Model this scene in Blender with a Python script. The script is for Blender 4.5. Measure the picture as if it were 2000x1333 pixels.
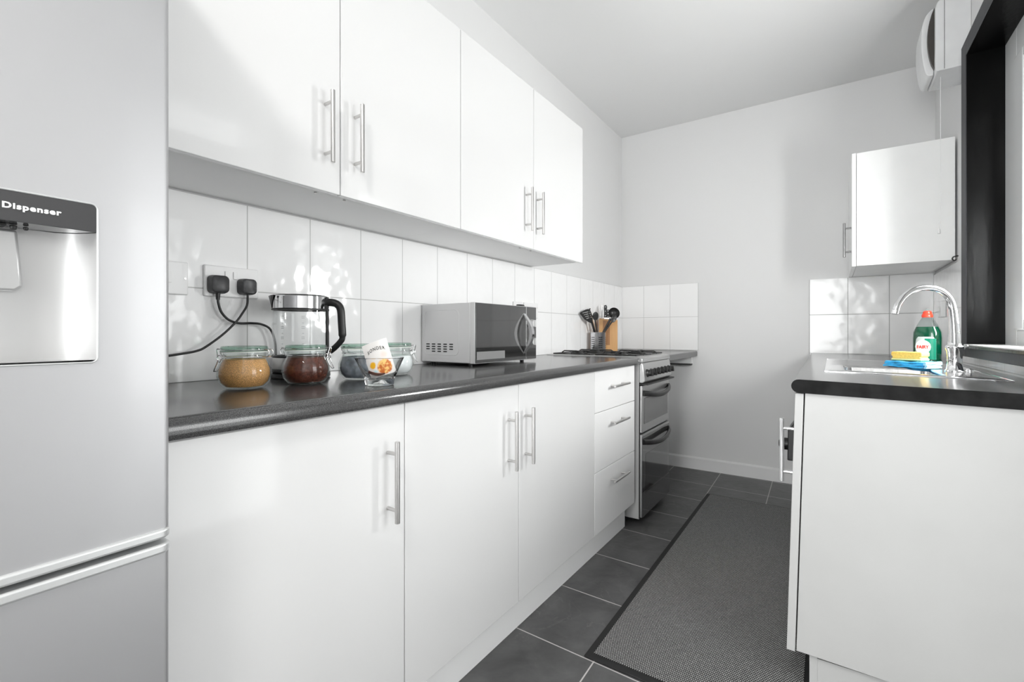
import bpy, bmesh, math, random
from mathutils import Matrix, Vector
R = math.radians
PI = math.pi
for o in list(bpy.data.objects):
    bpy.data.objects.remove(o)
scene = bpy.context.scene
COL = scene.collection

# ------------------------------------------------------------------ camera
YAW = R(34.206)
CAM = Vector((1.426, 0.0, 1.020))
cd = bpy.data.cameras.new('camera')
cam = bpy.data.objects.new('camera', cd)
COL.objects.link(cam)
cam.location = CAM
cam.rotation_euler = (R(90), 0, YAW)
cd.sensor_width = 36.0
cd.lens = 36.0 * 919.12 / 2000.0
cd.shift_y = -(666.5 - 650.57) / 2000.0
cd.clip_start = 0.01
scene.camera = cam

# ------------------------------------------------------------------ colour management
scene.view_settings.view_transform = 'Standard'
scene.view_settings.look = 'None'
scene.view_settings.gamma = 1
scene.view_settings.use_curve_mapping = False
scene.view_settings.exposure = 0.52
scene.cycles.transparent_max_bounces = 48
scene.cycles.max_bounces = 14
scene.cycles.diffuse_bounces = 8
scene.cycles.glossy_bounces = 6
scene.cycles.transmission_bounces = 14
scene.cycles.sample_clamp_indirect = 8

# ------------------------------------------------------------------ daylight
world = bpy.data.worlds.new('overcast_sky')
scene.world = world
world.use_nodes = True
bg = world.node_tree.nodes['Background']
bg.inputs[0].default_value = (1.0, 1.0, 1.0, 1)
bg.inputs[1].default_value = 1.6


def area(name, loc, size, power, direction, color=(1, 1, 1)):
    l = bpy.data.lights.new(name, 'AREA')
    l.shape = 'RECTANGLE'
    l.size, l.size_y = size
    l.energy = power
    l.color = color
    o = bpy.data.objects.new(name, l)
    COL.objects.link(o)
    o.location = loc
    o.rotation_euler = Vector(direction).to_track_quat('-Z', 'Y').to_euler()
    return o


# daylight through the side window, fill through the added back door and rear window
area('daylight_side_window', (2.13, 2.36, 1.34), (0.80, 0.42), 58, (-1, 0, 0), (1, 0.985, 0.975))
area('added_door_fill', (2.13, 1.0, 1.15), (1.9, 0.75), 14, (-1, 0, 0), (1, 0.99, 0.985))
area('added_rear_fill', (1.0, -2.75, 1.1), (1.4, 1.9), 64, (0, 1, 0), (1, 0.99, 0.985))


# ------------------------------------------------------------------ materials
def new_mat(name):
    m = bpy.data.materials.new(name)
    m.use_nodes = True
    nt = m.node_tree
    return m, nt, nt.nodes['Principled BSDF']


def mat(name, color, rough=0.5, metal=0.0, coat=0.0, coat_rough=0.05, noise=None, bump=None,
        trans=0.0, ior=1.45, sheen=0.0, aniso=0.0, emit=0.0, alpha=None, spec=None):
    """noise=(scale, amount): value variation; bump=(scale, strength, stretch)"""
    m, nt, b = new_mat(name)
    N, L = nt.nodes, nt.links
    c = color if len(color) == 4 else (*color, 1)
    b.inputs['Base Color'].default_value = c
    b.inputs['Roughness'].default_value = rough
    b.inputs['Metallic'].default_value = metal
    b.inputs['Coat Weight'].default_value = coat
    b.inputs['Coat Roughness'].default_value = coat_rough
    b.inputs['Transmission Weight'].default_value = trans
    b.inputs['IOR'].default_value = ior
    b.inputs['Sheen Weight'].default_value = sheen
    if spec is not None:
        b.inputs['Specular IOR Level'].default_value = spec
    if emit:
        b.inputs['Emission Color'].default_value = c
        b.inputs['Emission Strength'].default_value = emit
    tc = N.new('ShaderNodeTexCoord')
    if noise:
        n = N.new('ShaderNodeTexNoise')
        n.inputs['Scale'].default_value = noise[0]
        n.inputs['Detail'].default_value = 5
        L.new(tc.outputs['Object'], n.inputs['Vector'])
        r = N.new('ShaderNodeValToRGB')
        a = noise[1]
        r.color_ramp.elements[0].color = tuple(max(0, x * (1 - a)) for x in c[:3]) + (1,)
        r.color_ramp.elements[1].color = tuple(min(1, x * (1 + a)) for x in c[:3]) + (1,)
        r.color_ramp.elements[0].position = 0.35
        r.color_ramp.elements[1].position = 0.65
        L.new(n.outputs['Fac'], r.inputs[0])
        L.new(r.outputs[0], b.inputs['Base Color'])
    if bump:
        n = N.new('ShaderNodeTexNoise')
        n.inputs['Scale'].default_value = bump[0]
        mp = N.new('ShaderNodeMapping')
        if len(bump) > 2:
            mp.inputs['Scale'].default_value = bump[2]
        L.new(tc.outputs['Object'], mp.inputs[0])
        L.new(mp.outputs[0], n.inputs['Vector'])
        bp = N.new('ShaderNodeBump')
        bp.inputs['Strength'].default_value = bump[1]
        bp.inputs['Distance'].default_value = 0.002
        L.new(n.outputs['Fac'], bp.inputs['Height'])
        L.new(bp.outputs[0], b.inputs['Normal'])
        if coat:
            L.new(bp.outputs[0], b.inputs['Coat Normal'])
    return m


def thin_glass(name, tint=(1, 1, 1), refl=1.0, rough=0.0, base=0.04):
    m = bpy.data.materials.new(name)
    m.use_nodes = True
    nt = m.node_tree
    nt.nodes.clear()
    N, L = nt.nodes, nt.links
    out = N.new('ShaderNodeOutputMaterial')
    t = N.new('ShaderNodeBsdfTransparent')
    t.inputs[0].default_value = (*tint, 1)
    g = N.new('ShaderNodeBsdfGlossy')
    g.inputs['Roughness'].default_value = rough
    f = N.new('ShaderNodeLayerWeight')
    f.inputs[0].default_value = 0.5
    pw = N.new('ShaderNodeMath')
    pw.operation = 'POWER'
    pw.inputs[1].default_value = 3.5
    L.new(f.outputs['Facing'], pw.inputs[0])
    ml = N.new('ShaderNodeMath')
    ml.operation = 'MULTIPLY_ADD'
    ml.inputs[1].default_value = 0.4 * refl
    ml.inputs[2].default_value = base
    ml.use_clamp = True
    L.new(pw.outputs[0], ml.inputs[0])
    mx = N.new('ShaderNodeMixShader')
    L.new(ml.outputs[0], mx.inputs[0])
    L.new(t.outputs[0], mx.inputs[1])
    L.new(g.outputs[0], mx.inputs[2])
    L.new(mx.outputs[0], out.inputs[0])
    return m


def math_node(nt, op, a, b=None, c=None, clamp=False):
    n = nt.nodes.new('ShaderNodeMath')
    n.operation = op
    n.use_clamp = clamp
    for i, v in enumerate((a, b, c)):
        if v is None:
            continue
        if isinstance(v, (int, float)):
            n.inputs[i].default_value = v
        else:
            nt.links.new(v, n.inputs[i])
    return n.outputs[0]


def grout_mask(nt, coord, pitch, offset, half):
    """1 on a joint line, 0 elsewhere."""
    a = math_node(nt, 'MULTIPLY_ADD', coord, 1.0 / pitch, -offset / pitch + 0.5)
    f = math_node(nt, 'FRACT', a)
    d = math_node(nt, 'ABSOLUTE', math_node(nt, 'SUBTRACT', f, 0.5))
    return math_node(nt, 'LESS_THAN', d, half / pitch)


def tile_mat(name, col, grout, axis, pitch, off, half, rough, wave, wave_scale, mottling=0.0, zpitch=None, zoff=0.0, coat=0.0):
    m, nt, b = new_mat(name)
    N, L = nt.nodes, nt.links
    g = N.new('ShaderNodeNewGeometry')
    s = N.new('ShaderNodeSeparateXYZ')
    L.new(g.outputs['Position'], s.inputs[0])
    m1 = grout_mask(nt, s.outputs[axis], pitch, off, half)
    m2 = grout_mask(nt, s.outputs['Z' if zpitch and axis != 'F' else 'Y'], zpitch, zoff, half)
    mk = math_node(nt, 'MAXIMUM', m1, m2)
    mix = N.new('ShaderNodeMix')
    mix.data_type = 'RGBA'
    L.new(mk, mix.inputs['Factor'])
    mix.inputs['B'].default_value = (*grout, 1)
    if mottling:
        n = N.new('ShaderNodeTexNoise')
        n.inputs['Scale'].default_value = 7
        n.inputs['Detail'].default_value = 9
        n.inputs['Roughness'].default_value = 0.65
        n.inputs['Distortion'].default_value = 0.6
        L.new(g.outputs['Position'], n.inputs['Vector'])
        r = N.new('ShaderNodeValToRGB')
        r.color_ramp.elements[0].position = 0.3
        r.color_ramp.elements[1].position = 0.72
        r.color_ramp.elements[0].color = tuple(x * (1 - mottling) for x in col) + (1,)
        r.color_ramp.elements[1].color = tuple(x * (1 + mottling) for x in col) + (1,)
        L.new(n.outputs['Fac'], r.inputs[0])
        # thin pale slate veins
        v = N.new('ShaderNodeTexNoise')
        v.inputs['Scale'].default_value = 3.2
        v.inputs['Detail'].default_value = 6
        v.inputs['Distortion'].default_value = 1.8
        L.new(g.outputs['Position'], v.inputs['Vector'])
        d = math_node(nt, 'ABSOLUTE', math_node(nt, 'SUBTRACT', v.outputs['Fac'], 0.57))
        vein = math_node(nt, 'LESS_THAN', d, 0.0035)
        vein = math_node(nt, 'MULTIPLY', vein, 0.22)
        mv = N.new('ShaderNodeMix')
        mv.data_type = 'RGBA'
        L.new(vein, mv.inputs['Factor'])
        L.new(r.outputs[0], mv.inputs['A'])
        mv.inputs['B'].default_value = (0.22, 0.22, 0.22, 1)
        L.new(mv.outputs['Result'], mix.inputs['A'])
    else:
        mix.inputs['A'].default_value = (*col, 1)
    L.new(mix.outputs['Result'], b.inputs['Base Color'])
    rr = math_node(nt, 'MULTIPLY_ADD', mk, 0.6 - rough, rough)
    L.new(rr, b.inputs['Roughness'])
    b.inputs['Coat Weight'].default_value = coat
    wn = N.new('ShaderNodeTexNoise')
    wn.inputs['Scale'].default_value = wave_scale
    wn.inputs['Detail'].default_value = 1.0
    L.new(g.outputs['Position'], wn.inputs['Vector'])
    h = math_node(nt, 'MULTIPLY_ADD', mk, -0.25, wn.outputs['Fac'])
    bp = N.new('ShaderNodeBump')
    bp.inputs['Strength'].default_value = wave
    bp.inputs['Distance'].default_value = 0.004
    L.new(h, bp.inputs['Height'])
    L.new(bp.outputs[0], b.inputs['Normal'])
    return m


M = {}
M['wall'] = mat('wall_paint', (0.73, 0.73, 0.73), 0.55, bump=(60, 0.08))
M['ceiling'] = mat('ceiling_paint', (0.74, 0.742, 0.74), 0.8, bump=(40, 0.06))
M['skirting'] = mat('skirting_gloss', (0.80, 0.80, 0.80), 0.3)
M['door'] = mat('white_gloss_door', (0.76, 0.76, 0.76), 0.10, coat=0.6, coat_rough=0.02)
M['door2'] = mat('white_satin_front', (0.80, 0.80, 0.80), 0.22)
M['carcass'] = mat('white_melamine', (0.84, 0.84, 0.84), 0.35)
M['sidepanel'] = mat('dimmed_white_chipboard', (0.47, 0.47, 0.465), 0.32, noise=(5, 0.02))  # darker copy of the white chipboard, offsets strong light on the right cabinets
M['oldwhite'] = mat('white_chipboard_panel', (0.88, 0.885, 0.88), 0.28, noise=(5, 0.02))
M['plinth'] = mat('white_plinth', (0.94, 0.94, 0.94), 0.35)
M['steel'] = mat('brushed_steel', (0.62, 0.61, 0.60), 0.28, 1.0, bump=(90, 0.05, (1, 1, 0.05)))
M['dullsteel'] = mat('dull_steel', (0.30, 0.30, 0.30), 0.35, 1.0)
M['chrome'] = mat('chrome', (0.86, 0.86, 0.87), 0.05, 1.0)
M['sinksteel'] = mat('sink_steel', (0.66, 0.66, 0.66), 0.17, 1.0, bump=(30, 0.5))
M['fridge'] = mat('silver_metallic_paint', (0.47, 0.47, 0.48), 0.45, 0.70, coat=0.3, coat_rough=0.1)
M['fridgetrim'] = mat('silver_trim', (0.68, 0.69, 0.69), 0.35, 0.6)
M['fridgebody'] = mat('fridge_side_grey', (0.42, 0.42, 0.43), 0.4, 0.3)
M['recess'] = mat('dispenser_recess_silver', (0.52, 0.52, 0.52), 0.34, 0.6)
M['blackgloss'] = mat('black_gloss_plastic', (0.045, 0.045, 0.047), 0.08, coat=0.5)
M['black'] = mat('black_plastic', (0.018, 0.018, 0.018), 0.35)
M['blackmatt'] = mat('black_rubber', (0.02, 0.02, 0.02), 0.6)
M['iron'] = mat('black_enamel_iron', (0.012, 0.012, 0.012), 0.4, bump=(200, 0.15))
M['plug'] = mat('worn_black_plug', (0.04, 0.04, 0.042), 0.4, noise=(60, 0.3))
M['whiteplastic'] = mat('white_plastic', (0.85, 0.85, 0.85), 0.25)
M['heater'] = mat('heater_white_plastic', (0.74, 0.745, 0.75), 0.4, noise=(9, 0.03))
M['white'] = mat('white_print', (0.9, 0.9, 0.9), 0.4)
M['frameblack'] = mat('black_gloss_paint', (0.004, 0.004, 0.004), 0.22, coat=0.0, spec=0.14, bump=(45, 0.35, (1, 1, 0.25)))
M['frameface'] = mat('charcoal_paint', (0.055, 0.056, 0.06), 0.55, spec=0.3, bump=(50, 0.2))
M['upvc'] = mat('white_upvc', (0.70, 0.71, 0.71), 0.25)
M['sillwhite'] = mat('white_sill', (0.86, 0.86, 0.86), 0.3)
M['pane'] = thin_glass('window_pane', (0.97, 0.98, 0.98))
M['jarglass'] = thin_glass('clear_jar_glass', (0.97, 0.985, 0.98), 1.6, 0.0, 0.03)
M['greenglass'] = thin_glass('green_tinted_glass', (0.62, 0.76, 0.69), 1.6, 0.02, 0.06)
M['kettleglass'] = thin_glass('kettle_glass', (0.985, 0.988, 0.988), 1.3, 0.0, 0.02)
M['crystal'] = mat('clear_pressed_glass', (1, 1, 1), 0.0, trans=1.0, ior=1.22)
M['seal'] = mat('pale_rubber_seal', (0.72, 0.74, 0.70), 0.5)
M['sugar'] = mat('demerara_sugar', (0.72, 0.38, 0.14), 0.6, noise=(650, 0.38), bump=(500, 0.7))
M['coffee'] = mat('brown_powder', (0.115, 0.026, 0.012), 0.6, noise=(120, 0.3), bump=(200, 0.4))
M['tea'] = mat('grey_teabags', (0.20, 0.215, 0.25), 0.7, noise=(38, 0.5), bump=(70, 0.8))
M['salt'] = mat('white_sugar', (0.88, 0.88, 0.90), 0.7, bump=(300, 0.4))
M['blackglass'] = mat('dark_oven_glass', (0.05, 0.05, 0.05), 0.04, coat=0.6, coat_rough=0.02)
M['ovengrey'] = mat('grey_oven_glass', (0.10, 0.10, 0.10), 0.12, coat=0.3)
M['cooker'] = mat('cooker_stainless', (0.50, 0.50, 0.50), 0.3, 0.85, bump=(90, 0.04, (1, 1, 0.05)))
M['cookerside'] = mat('cooker_side_grey', (0.50, 0.50, 0.50), 0.4, 0.3)
M['mwbody'] = mat('microwave_silver', (0.66, 0.66, 0.665), 0.38, 0.3)
M['mwfront'] = mat('microwave_front_silver', (0.66, 0.66, 0.66), 0.3, 0.4)
M['mwglass'] = mat('microwave_mirror_glass', (0.19, 0.19, 0.19), 0.05, 0.75)
M['stickergrey'] = mat('grey_sticker', (0.24, 0.24, 0.24), 0.3)
M['mwlow'] = mat('microwave_lower_window', (0.015, 0.015, 0.015), 0.08, coat=0.5)
M['rack'] = mat('dark_slot', (0.01, 0.01, 0.01), 0.6)
M['endstrip'] = mat('black_worktop_edging', (0.010, 0.010, 0.010), 0.5, spec=0.12, noise=(25, 0.5), bump=(20, 0.2))
M['wood'] = None
M['blackobj'] = mat('black_moulded_plastic', (0.006, 0.006, 0.006), 0.3)
M['redcap'] = mat('red_cap_plastic', (0.85, 0.06, 0.03), 0.3)
M['clearplastic'] = thin_glass('clear_bottle_plastic', (0.80, 0.84, 0.83), 1.8, 0.05, 0.08)
M['greenliquid'] = mat('green_washing_up_liquid', (0.0, 0.052, 0.024), 0.08, coat=0.8, coat_rough=0.03, noise=(14, 0.35))
M['darkliquid'] = mat('dark_green_side', (0.02, 0.045, 0.045), 0.1, coat=0.6)
M['labelgreen'] = mat('green_label', (0.0, 0.20, 0.12), 0.3)
M['labelgrey'] = mat('silver_label', (0.42, 0.46, 0.44), 0.3)
M['labelwhite'] = mat('white_label_disc', (0.84, 0.90, 0.84), 0.4)
M['redprint'] = mat('red_print', (0.62, 0.03, 0.02), 0.4)
M['sponge'] = mat('yellow_sponge', (0.95, 0.60, 0.13), 0.8, noise=(160, 0.10), bump=(220, 0.8))
M['scour'] = mat('green_scourer', (0.02, 0.22, 0.10), 0.9, bump=(300, 1.0))
M['sponge2'] = mat('pale_yellow_scourer_edge', (0.93, 0.84, 0.38), 0.85, bump=(260, 0.8))
M['cloth'] = mat('blue_cloth', (0.035, 0.42, 0.80), 0.85, noise=(60, 0.15), bump=(260, 0.8), sheen=0.3)
M['cloth2'] = mat('pale_blue_cloth_edge', (0.30, 0.66, 0.90), 0.85, bump=(200, 0.8), sheen=0.3)
M['fill_bulb'] = mat('fill_lamp_glow', (1, 0.97, 0.92), 0.5, emit=4)  # glow of the added ceiling fill lamp
M['matborder'] = mat('mat_black_border', (0.012, 0.012, 0.012), 0.6)
M['blind'] = mat('blind_fabric', (0.62, 0.62, 0.61), 0.9)
M['brown'] = mat('small_foil_packet_brown', (0.35, 0.16, 0.12), 0.35)
M['teal'] = mat('small_packet_teal', (0.12, 0.42, 0.45), 0.4)
M['darkslat'] = mat('heater_grille_dark', (0.05, 0.045, 0.04), 0.4)
M['darkbar'] = mat('dark_grey_bar', (0.06, 0.06, 0.06), 0.5)

# dark laminate worktop with a fine pale speckle
def worktop_mat(name, base, speck, rough):
    m, nt, b = new_mat(name)
    N, L = nt.nodes, nt.links
    tc = N.new('ShaderNodeTexCoord')
    n = N.new('ShaderNodeTexNoise')
    n.inputs['Scale'].default_value = 800
    n.inputs['Detail'].default_value = 3
    L.new(tc.outputs['Object'], n.inputs['Vector'])
    r = N.new('ShaderNodeValToRGB')
    r.color_ramp.elements[0].position = 0.42
    r.color_ramp.elements[1].position = 0.62
    r.color_ramp.elements[0].color = (*base, 1)
    r.color_ramp.elements[1].color = (*speck, 1)
    L.new(n.outputs['Fac'], r.inputs[0])
    L.new(r.outputs[0], b.inputs['Base Color'])
    b.inputs['Roughness'].default_value = rough
    b.inputs['Specular IOR Level'].default_value = 0.85
    return m


M['worktop'] = worktop_mat('dark_grey_speckled_laminate', (0.026, 0.026, 0.027), (0.10, 0.10, 0.10), 0.17)
M['worktop2'] = worktop_mat('charcoal_laminate', (0.075, 0.075, 0.076), (0.15, 0.15, 0.15), 0.20)


def wood_mat(name, c1, c2):
    m, nt, b = new_mat(name)
    N, L = nt.nodes, nt.links
    tc = N.new('ShaderNodeTexCoord')
    mp = N.new('ShaderNodeMapping')
    mp.inputs['Scale'].default_value = (40, 40, 5)
    n = N.new('ShaderNodeTexNoise')
    n.inputs['Scale'].default_value = 1.5
    n.inputs['Detail'].default_value = 4
    L.new(tc.outputs['Object'], mp.inputs[0])
    L.new(mp.outputs[0], n.inputs['Vector'])
    r = N.new('ShaderNodeValToRGB')
    r.color_ramp.elements[0].color = (*c1, 1)
    r.color_ramp.elements[1].color = (*c2, 1)
    L.new(n.outputs['Fac'], r.inputs[0])
    L.new(r.outputs[0], b.inputs['Base Color'])
    b.inputs['Roughness'].default_value = 0.45
    return m


M['wood'] = wood_mat('light_beech', (0.62, 0.33, 0.13), (0.78, 0.46, 0.20))
M['darkwood'] = wood_mat('brown_beech_slots', (0.32, 0.15, 0.06), (0.48, 0.24, 0.10))
M['spoonwood'] = wood_mat('pale_wood', (0.60, 0.40, 0.25), (0.74, 0.52, 0.34))


# woven mat: little pale loops in diagonal rows on black
def woven_mat():
    m, nt, b = new_mat('woven_grey_loops')
    N, L = nt.nodes, nt.links
    tc = N.new('ShaderNodeTexCoord')
    s = N.new('ShaderNodeSeparateXYZ')
    L.new(tc.outputs['Object'], s.inputs[0])
    px, py = 0.0066, 0.0062
    row = math_node(nt, 'FLOOR', math_node(nt, 'DIVIDE', s.outputs['Y'], py))
    odd = math_node(nt, 'FRACT', math_node(nt, 'MULTIPLY', row, 0.5))
    fx = math_node(nt, 'FRACT', math_node(nt, 'ADD', math_node(nt, 'DIVIDE', s.outputs['X'], px), odd))
    fy = math_node(nt, 'FRACT', math_node(nt, 'DIVIDE', s.outputs['Y'], py))
    dx = math_node(nt, 'MULTIPLY', math_node(nt, 'SUBTRACT', fx, 0.5), 1.0)
    dy = math_node(nt, 'MULTIPLY', math_node(nt, 'SUBTRACT', fy, 0.5), 0.8)
    d2 = math_node(nt, 'ADD', math_node(nt, 'MULTIPLY', dx, dx), math_node(nt, 'MULTIPLY', dy, dy))
    d = math_node(nt, 'SQRT', d2)
    loop = math_node(nt, 'MULTIPLY', math_node(nt, 'SUBTRACT', 0.42, d), 6.0, clamp=True)
    n = N.new('ShaderNodeTexNoise')
    n.inputs['Scale'].default_value = 300
    L.new(tc.outputs['Object'], n.inputs['Vector'])
    r = N.new('ShaderNodeValToRGB')
    r.color_ramp.elements[0].color = (0.24, 0.24, 0.24, 1)
    r.color_ramp.elements[1].color = (0.52, 0.52, 0.51, 1)
    r.color_ramp.elements[0].position = 0.3
    r.color_ramp.elements[1].position = 0.7
    L.new(n.outputs['Fac'], r.inputs[0])
    mx = N.new('ShaderNodeMix')
    mx.data_type = 'RGBA'
    L.new(loop, mx.inputs['Factor'])
    mx.inputs['A'].default_value = (0.014, 0.014, 0.014, 1)
    L.new(r.outputs[0], mx.inputs['B'])
    L.new(mx.outputs['Result'], b.inputs['Base Color'])
    b.inputs['Roughness'].default_value = 0.85
    bp = N.new('ShaderNodeBump')
    bp.inputs['Strength'].default_value = 0.8
    bp.inputs['Distance'].default_value = 0.003
    L.new(loop, bp.inputs['Height'])
    L.new(bp.outputs[0], b.inputs['Normal'])
    return m


M['woven'] = woven_mat()


def perforated_mat():
    m, nt, b = new_mat('perforated_steel')
    N, L = nt.nodes, nt.links
    tc = N.new('ShaderNodeTexCoord')
    s = N.new('ShaderNodeSeparateXYZ')
    L.new(tc.outputs['Object'], s.inputs[0])
    ang = math_node(nt, 'DIVIDE', math_node(nt, 'ARCTAN2', s.outputs['Y'], s.outputs['X']), 2 * PI / 36)
    fa = math_node(nt, 'SUBTRACT', math_node(nt, 'FRACT', math_node(nt, 'ADD', ang, 36.25)), 0.5)
    grp = math_node(nt, 'LESS_THAN', math_node(nt, 'FRACT', math_node(nt, 'DIVIDE', math_node(nt, 'FLOOR', math_node(nt, 'ADD', ang, 36.25)), 6.0)), 0.49)
    zz = math_node(nt, 'DIVIDE', s.outputs['Z'], 0.0140)
    fz = math_node(nt, 'SUBTRACT', math_node(nt, 'FRACT', zz), 0.5)
    d = math_node(nt, 'SQRT', math_node(nt, 'ADD', math_node(nt, 'MULTIPLY', math_node(nt, 'MULTIPLY', fa, fa), 0.45), math_node(nt, 'MULTIPLY', fz, fz)))
    hole = math_node(nt, 'LESS_THAN', d, 0.27)
    rng = math_node(nt, 'MULTIPLY', math_node(nt, 'GREATER_THAN', zz, 2.0), math_node(nt, 'LESS_THAN', zz, 8.0))
    hole = math_node(nt, 'MULTIPLY', math_node(nt, 'MULTIPLY', hole, rng), grp)
    mx = N.new('ShaderNodeMix')
    mx.data_type = 'RGBA'
    L.new(hole, mx.inputs['Factor'])
    mx.inputs['A'].default_value = (0.86, 0.85, 0.87, 1)
    mx.inputs['B'].default_value = (0.02, 0.02, 0.02, 1)
    L.new(mx.outputs['Result'], b.inputs['Base Color'])
    b.inputs['Metallic'].default_value = 1.0
    b.inputs['Roughness'].default_value = 0.25
    return m


# printed snack sachet (coloured pictures printed on white film)
def sachet_mat():
    m, nt, b = new_mat('printed_white_film')
    N, L = nt.nodes, nt.links
    tc = N.new('ShaderNodeTexCoord')
    s = N.new('ShaderNodeSeparateXYZ')
    L.new(tc.outputs['Object'], s.inputs[0])
    nz = N.new('ShaderNodeTexNoise')
    nz.inputs['Scale'].default_value = 110
    L.new(tc.outputs['Object'], nz.inputs['Vector'])

    def blob(cx, cz, r, soft):
        dx = math_node(nt, 'SUBTRACT', s.outputs['X'], cx)
        dz = math_node(nt, 'SUBTRACT', s.outputs['Z'], cz)
        d = math_node(nt, 'SQRT', math_node(nt, 'ADD', math_node(nt, 'MULTIPLY', dx, dx), math_node(nt, 'MULTIPLY', dz, dz)))
        d = math_node(nt, 'ADD', d, math_node(nt, 'MULTIPLY', nz.outputs['Fac'], 0.004))
        return math_node(nt, 'MULTIPLY', math_node(nt, 'SUBTRACT', r, d), 1.0 / soft, clamp=True)
    cur = None
    base = (0.86, 0.84, 0.82, 1)
    rr = N.new('ShaderNodeValToRGB')
    rr.color_ramp.elements[0].color = (0.62, 0.16, 0.02, 1)
    rr.color_ramp.elements[1].color = (0.95, 0.62, 0.20, 1)
    rr.color_ramp.elements[0].position = 0.42
    rr.color_ramp.elements[1].position = 0.58
    n2 = N.new('ShaderNodeTexVoronoi')
    n2.inputs['Scale'].default_value = 260
    L.new(tc.outputs['Object'], n2.inputs['Vector'])
    L.new(nz.outputs['Fac'], rr.inputs[0])
    for (cx, cz, r, soft, col) in ((0.018, 0.020, 0.014, 0.008, (0.93, 0.72, 0.66, 1)), (-0.016, -0.018, 0.0095, 0.004, (0.50, 0.80, 0.88, 1)),
                                   (-0.018, 0.001, 0.0115, 0.003, (0.92, 0.50, 0.02, 1)), (0.0102, -0.0115, 0.0215, 0.003, None)):
        mx = N.new('ShaderNodeMix')
        mx.data_type = 'RGBA'
        L.new(blob(cx, cz, r, soft), mx.inputs['Factor'])
        if cur is None:
            mx.inputs['A'].default_value = base
        else:
            L.new(cur, mx.inputs['A'])
        if col is None:
            L.new(rr.outputs[0], mx.inputs['B'])
        else:
            mx.inputs['B'].default_value = col
        cur = mx.outputs['Result']
    L.new(cur, b.inputs['Base Color'])
    b.inputs['Roughness'].default_value = 0.35
    return m


M['sachet'] = sachet_mat()
TILE = (0.90, 0.90, 0.90)
GROUT = (0.50, 0.50, 0.49)
M['tiles_left'] = tile_mat('glazed_white_tiles', TILE, GROUT, 'Y', 0.2011, 0.7051, 0.0014, 0.07, 0.8, 15, zpitch=0.2525, zoff=0.8892)
M['tiles_far_left'] = tile_mat('glazed_white_tiles_corner', TILE, GROUT, 'X', 0.2061, 0.1873, 0.0012, 0.07, 0.35, 9, zpitch=0.2525, zoff=0.8892)
M['tiles_far_right'] = tile_mat('glazed_white_tiles_sink', TILE, (0.36, 0.36, 0.35), 'X', 0.2070, 0.0, 0.0016, 0.12, 0.75, 12, zpitch=0.2525, zoff=0.886)
_nt = M['tiles_far_right'].node_tree
M['tiles_right'] = tile_mat('glazed_white_tiles_window', TILE, (0.40, 0.40, 0.39), 'Y', 0.2011, 0.10, 0.0016, 0.07, 0.3, 12, zpitch=0.2525, zoff=0.886)
M['floor'] = tile_mat('dark_slate_tiles', (0.085, 0.085, 0.085), (0.50, 0.48, 0.47), 'X', 0.3312, 0.4331, 0.0022, 0.36, 0.25, 30, mottling=0.35, zpitch=0.3316, zoff=3.3407)
# the floor grid runs in X and Y
nt = M['floor'].node_tree
for l in list(nt.links):
    if l.from_socket.name == 'Z' and l.from_node.type == 'SEPXYZ':
        tgt = l.to_socket
        src = l.from_node.outputs['Y']
        nt.links.remove(l)
        nt.links.new(src, tgt)
sep_ = [n for n in nt.nodes if n.type == 'SEPXYZ'][0]
pos_ = [n for n in nt.nodes if n.type == 'NEW_GEOMETRY'][0]
s2_ = nt.nodes.new('ShaderNodeSeparateXYZ')
nt.links.new(pos_.outputs['Position'], s2_.inputs[0])
cmb_ = nt.nodes.new('ShaderNodeCombineXYZ')
nt.links.new(math_node(nt, 'ADD', s2_.outputs['X'], math_node(nt, 'MULTIPLY_ADD', s2_.outputs['Y'], 0.025, -0.085)), cmb_.inputs[0])
nt.links.new(math_node(nt, 'ADD', s2_.outputs['Y'], math_node(nt, 'MULTIPLY_ADD', s2_.outputs['X'], 0.022, -0.0143)), cmb_.inputs[1])
nt.links.new(cmb_.outputs[0], sep_.inputs[0])
# offset of the sink tiles: joints at x = 1.5106, 1.718
for n in _nt.nodes:
    if n.type == 'MATH' and n.operation == 'MULTIPLY_ADD' and abs(n.inputs[1].default_value - 1 / 0.2070) < 1e-3:
        n.inputs[2].default_value = -1.5106 / 0.2070 + 0.5

# ------------------------------------------------------------------ helpers
WM = {}


def link(o, parent=None):
    COL.objects.link(o)
    if parent is not None:
        o.parent = parent


def thing(name, label, cat, loc=(0, 0, 0), rotz=0.0, group=None):
    o = bpy.data.objects.new(name, None)
    o.empty_display_size = 0.05
    COL.objects.link(o)
    o.location = loc
    o.rotation_euler = (0, 0, rotz)
    o['label'] = label
    o['category'] = cat
    if group:
        o['group'] = group
    WM[o.name] = Matrix.Translation(loc) @ Matrix.Rotation(rotz, 4, 'Z')
    return o


def root_of(o):
    while o.parent is not None:
        o = o.parent
    return o


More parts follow.
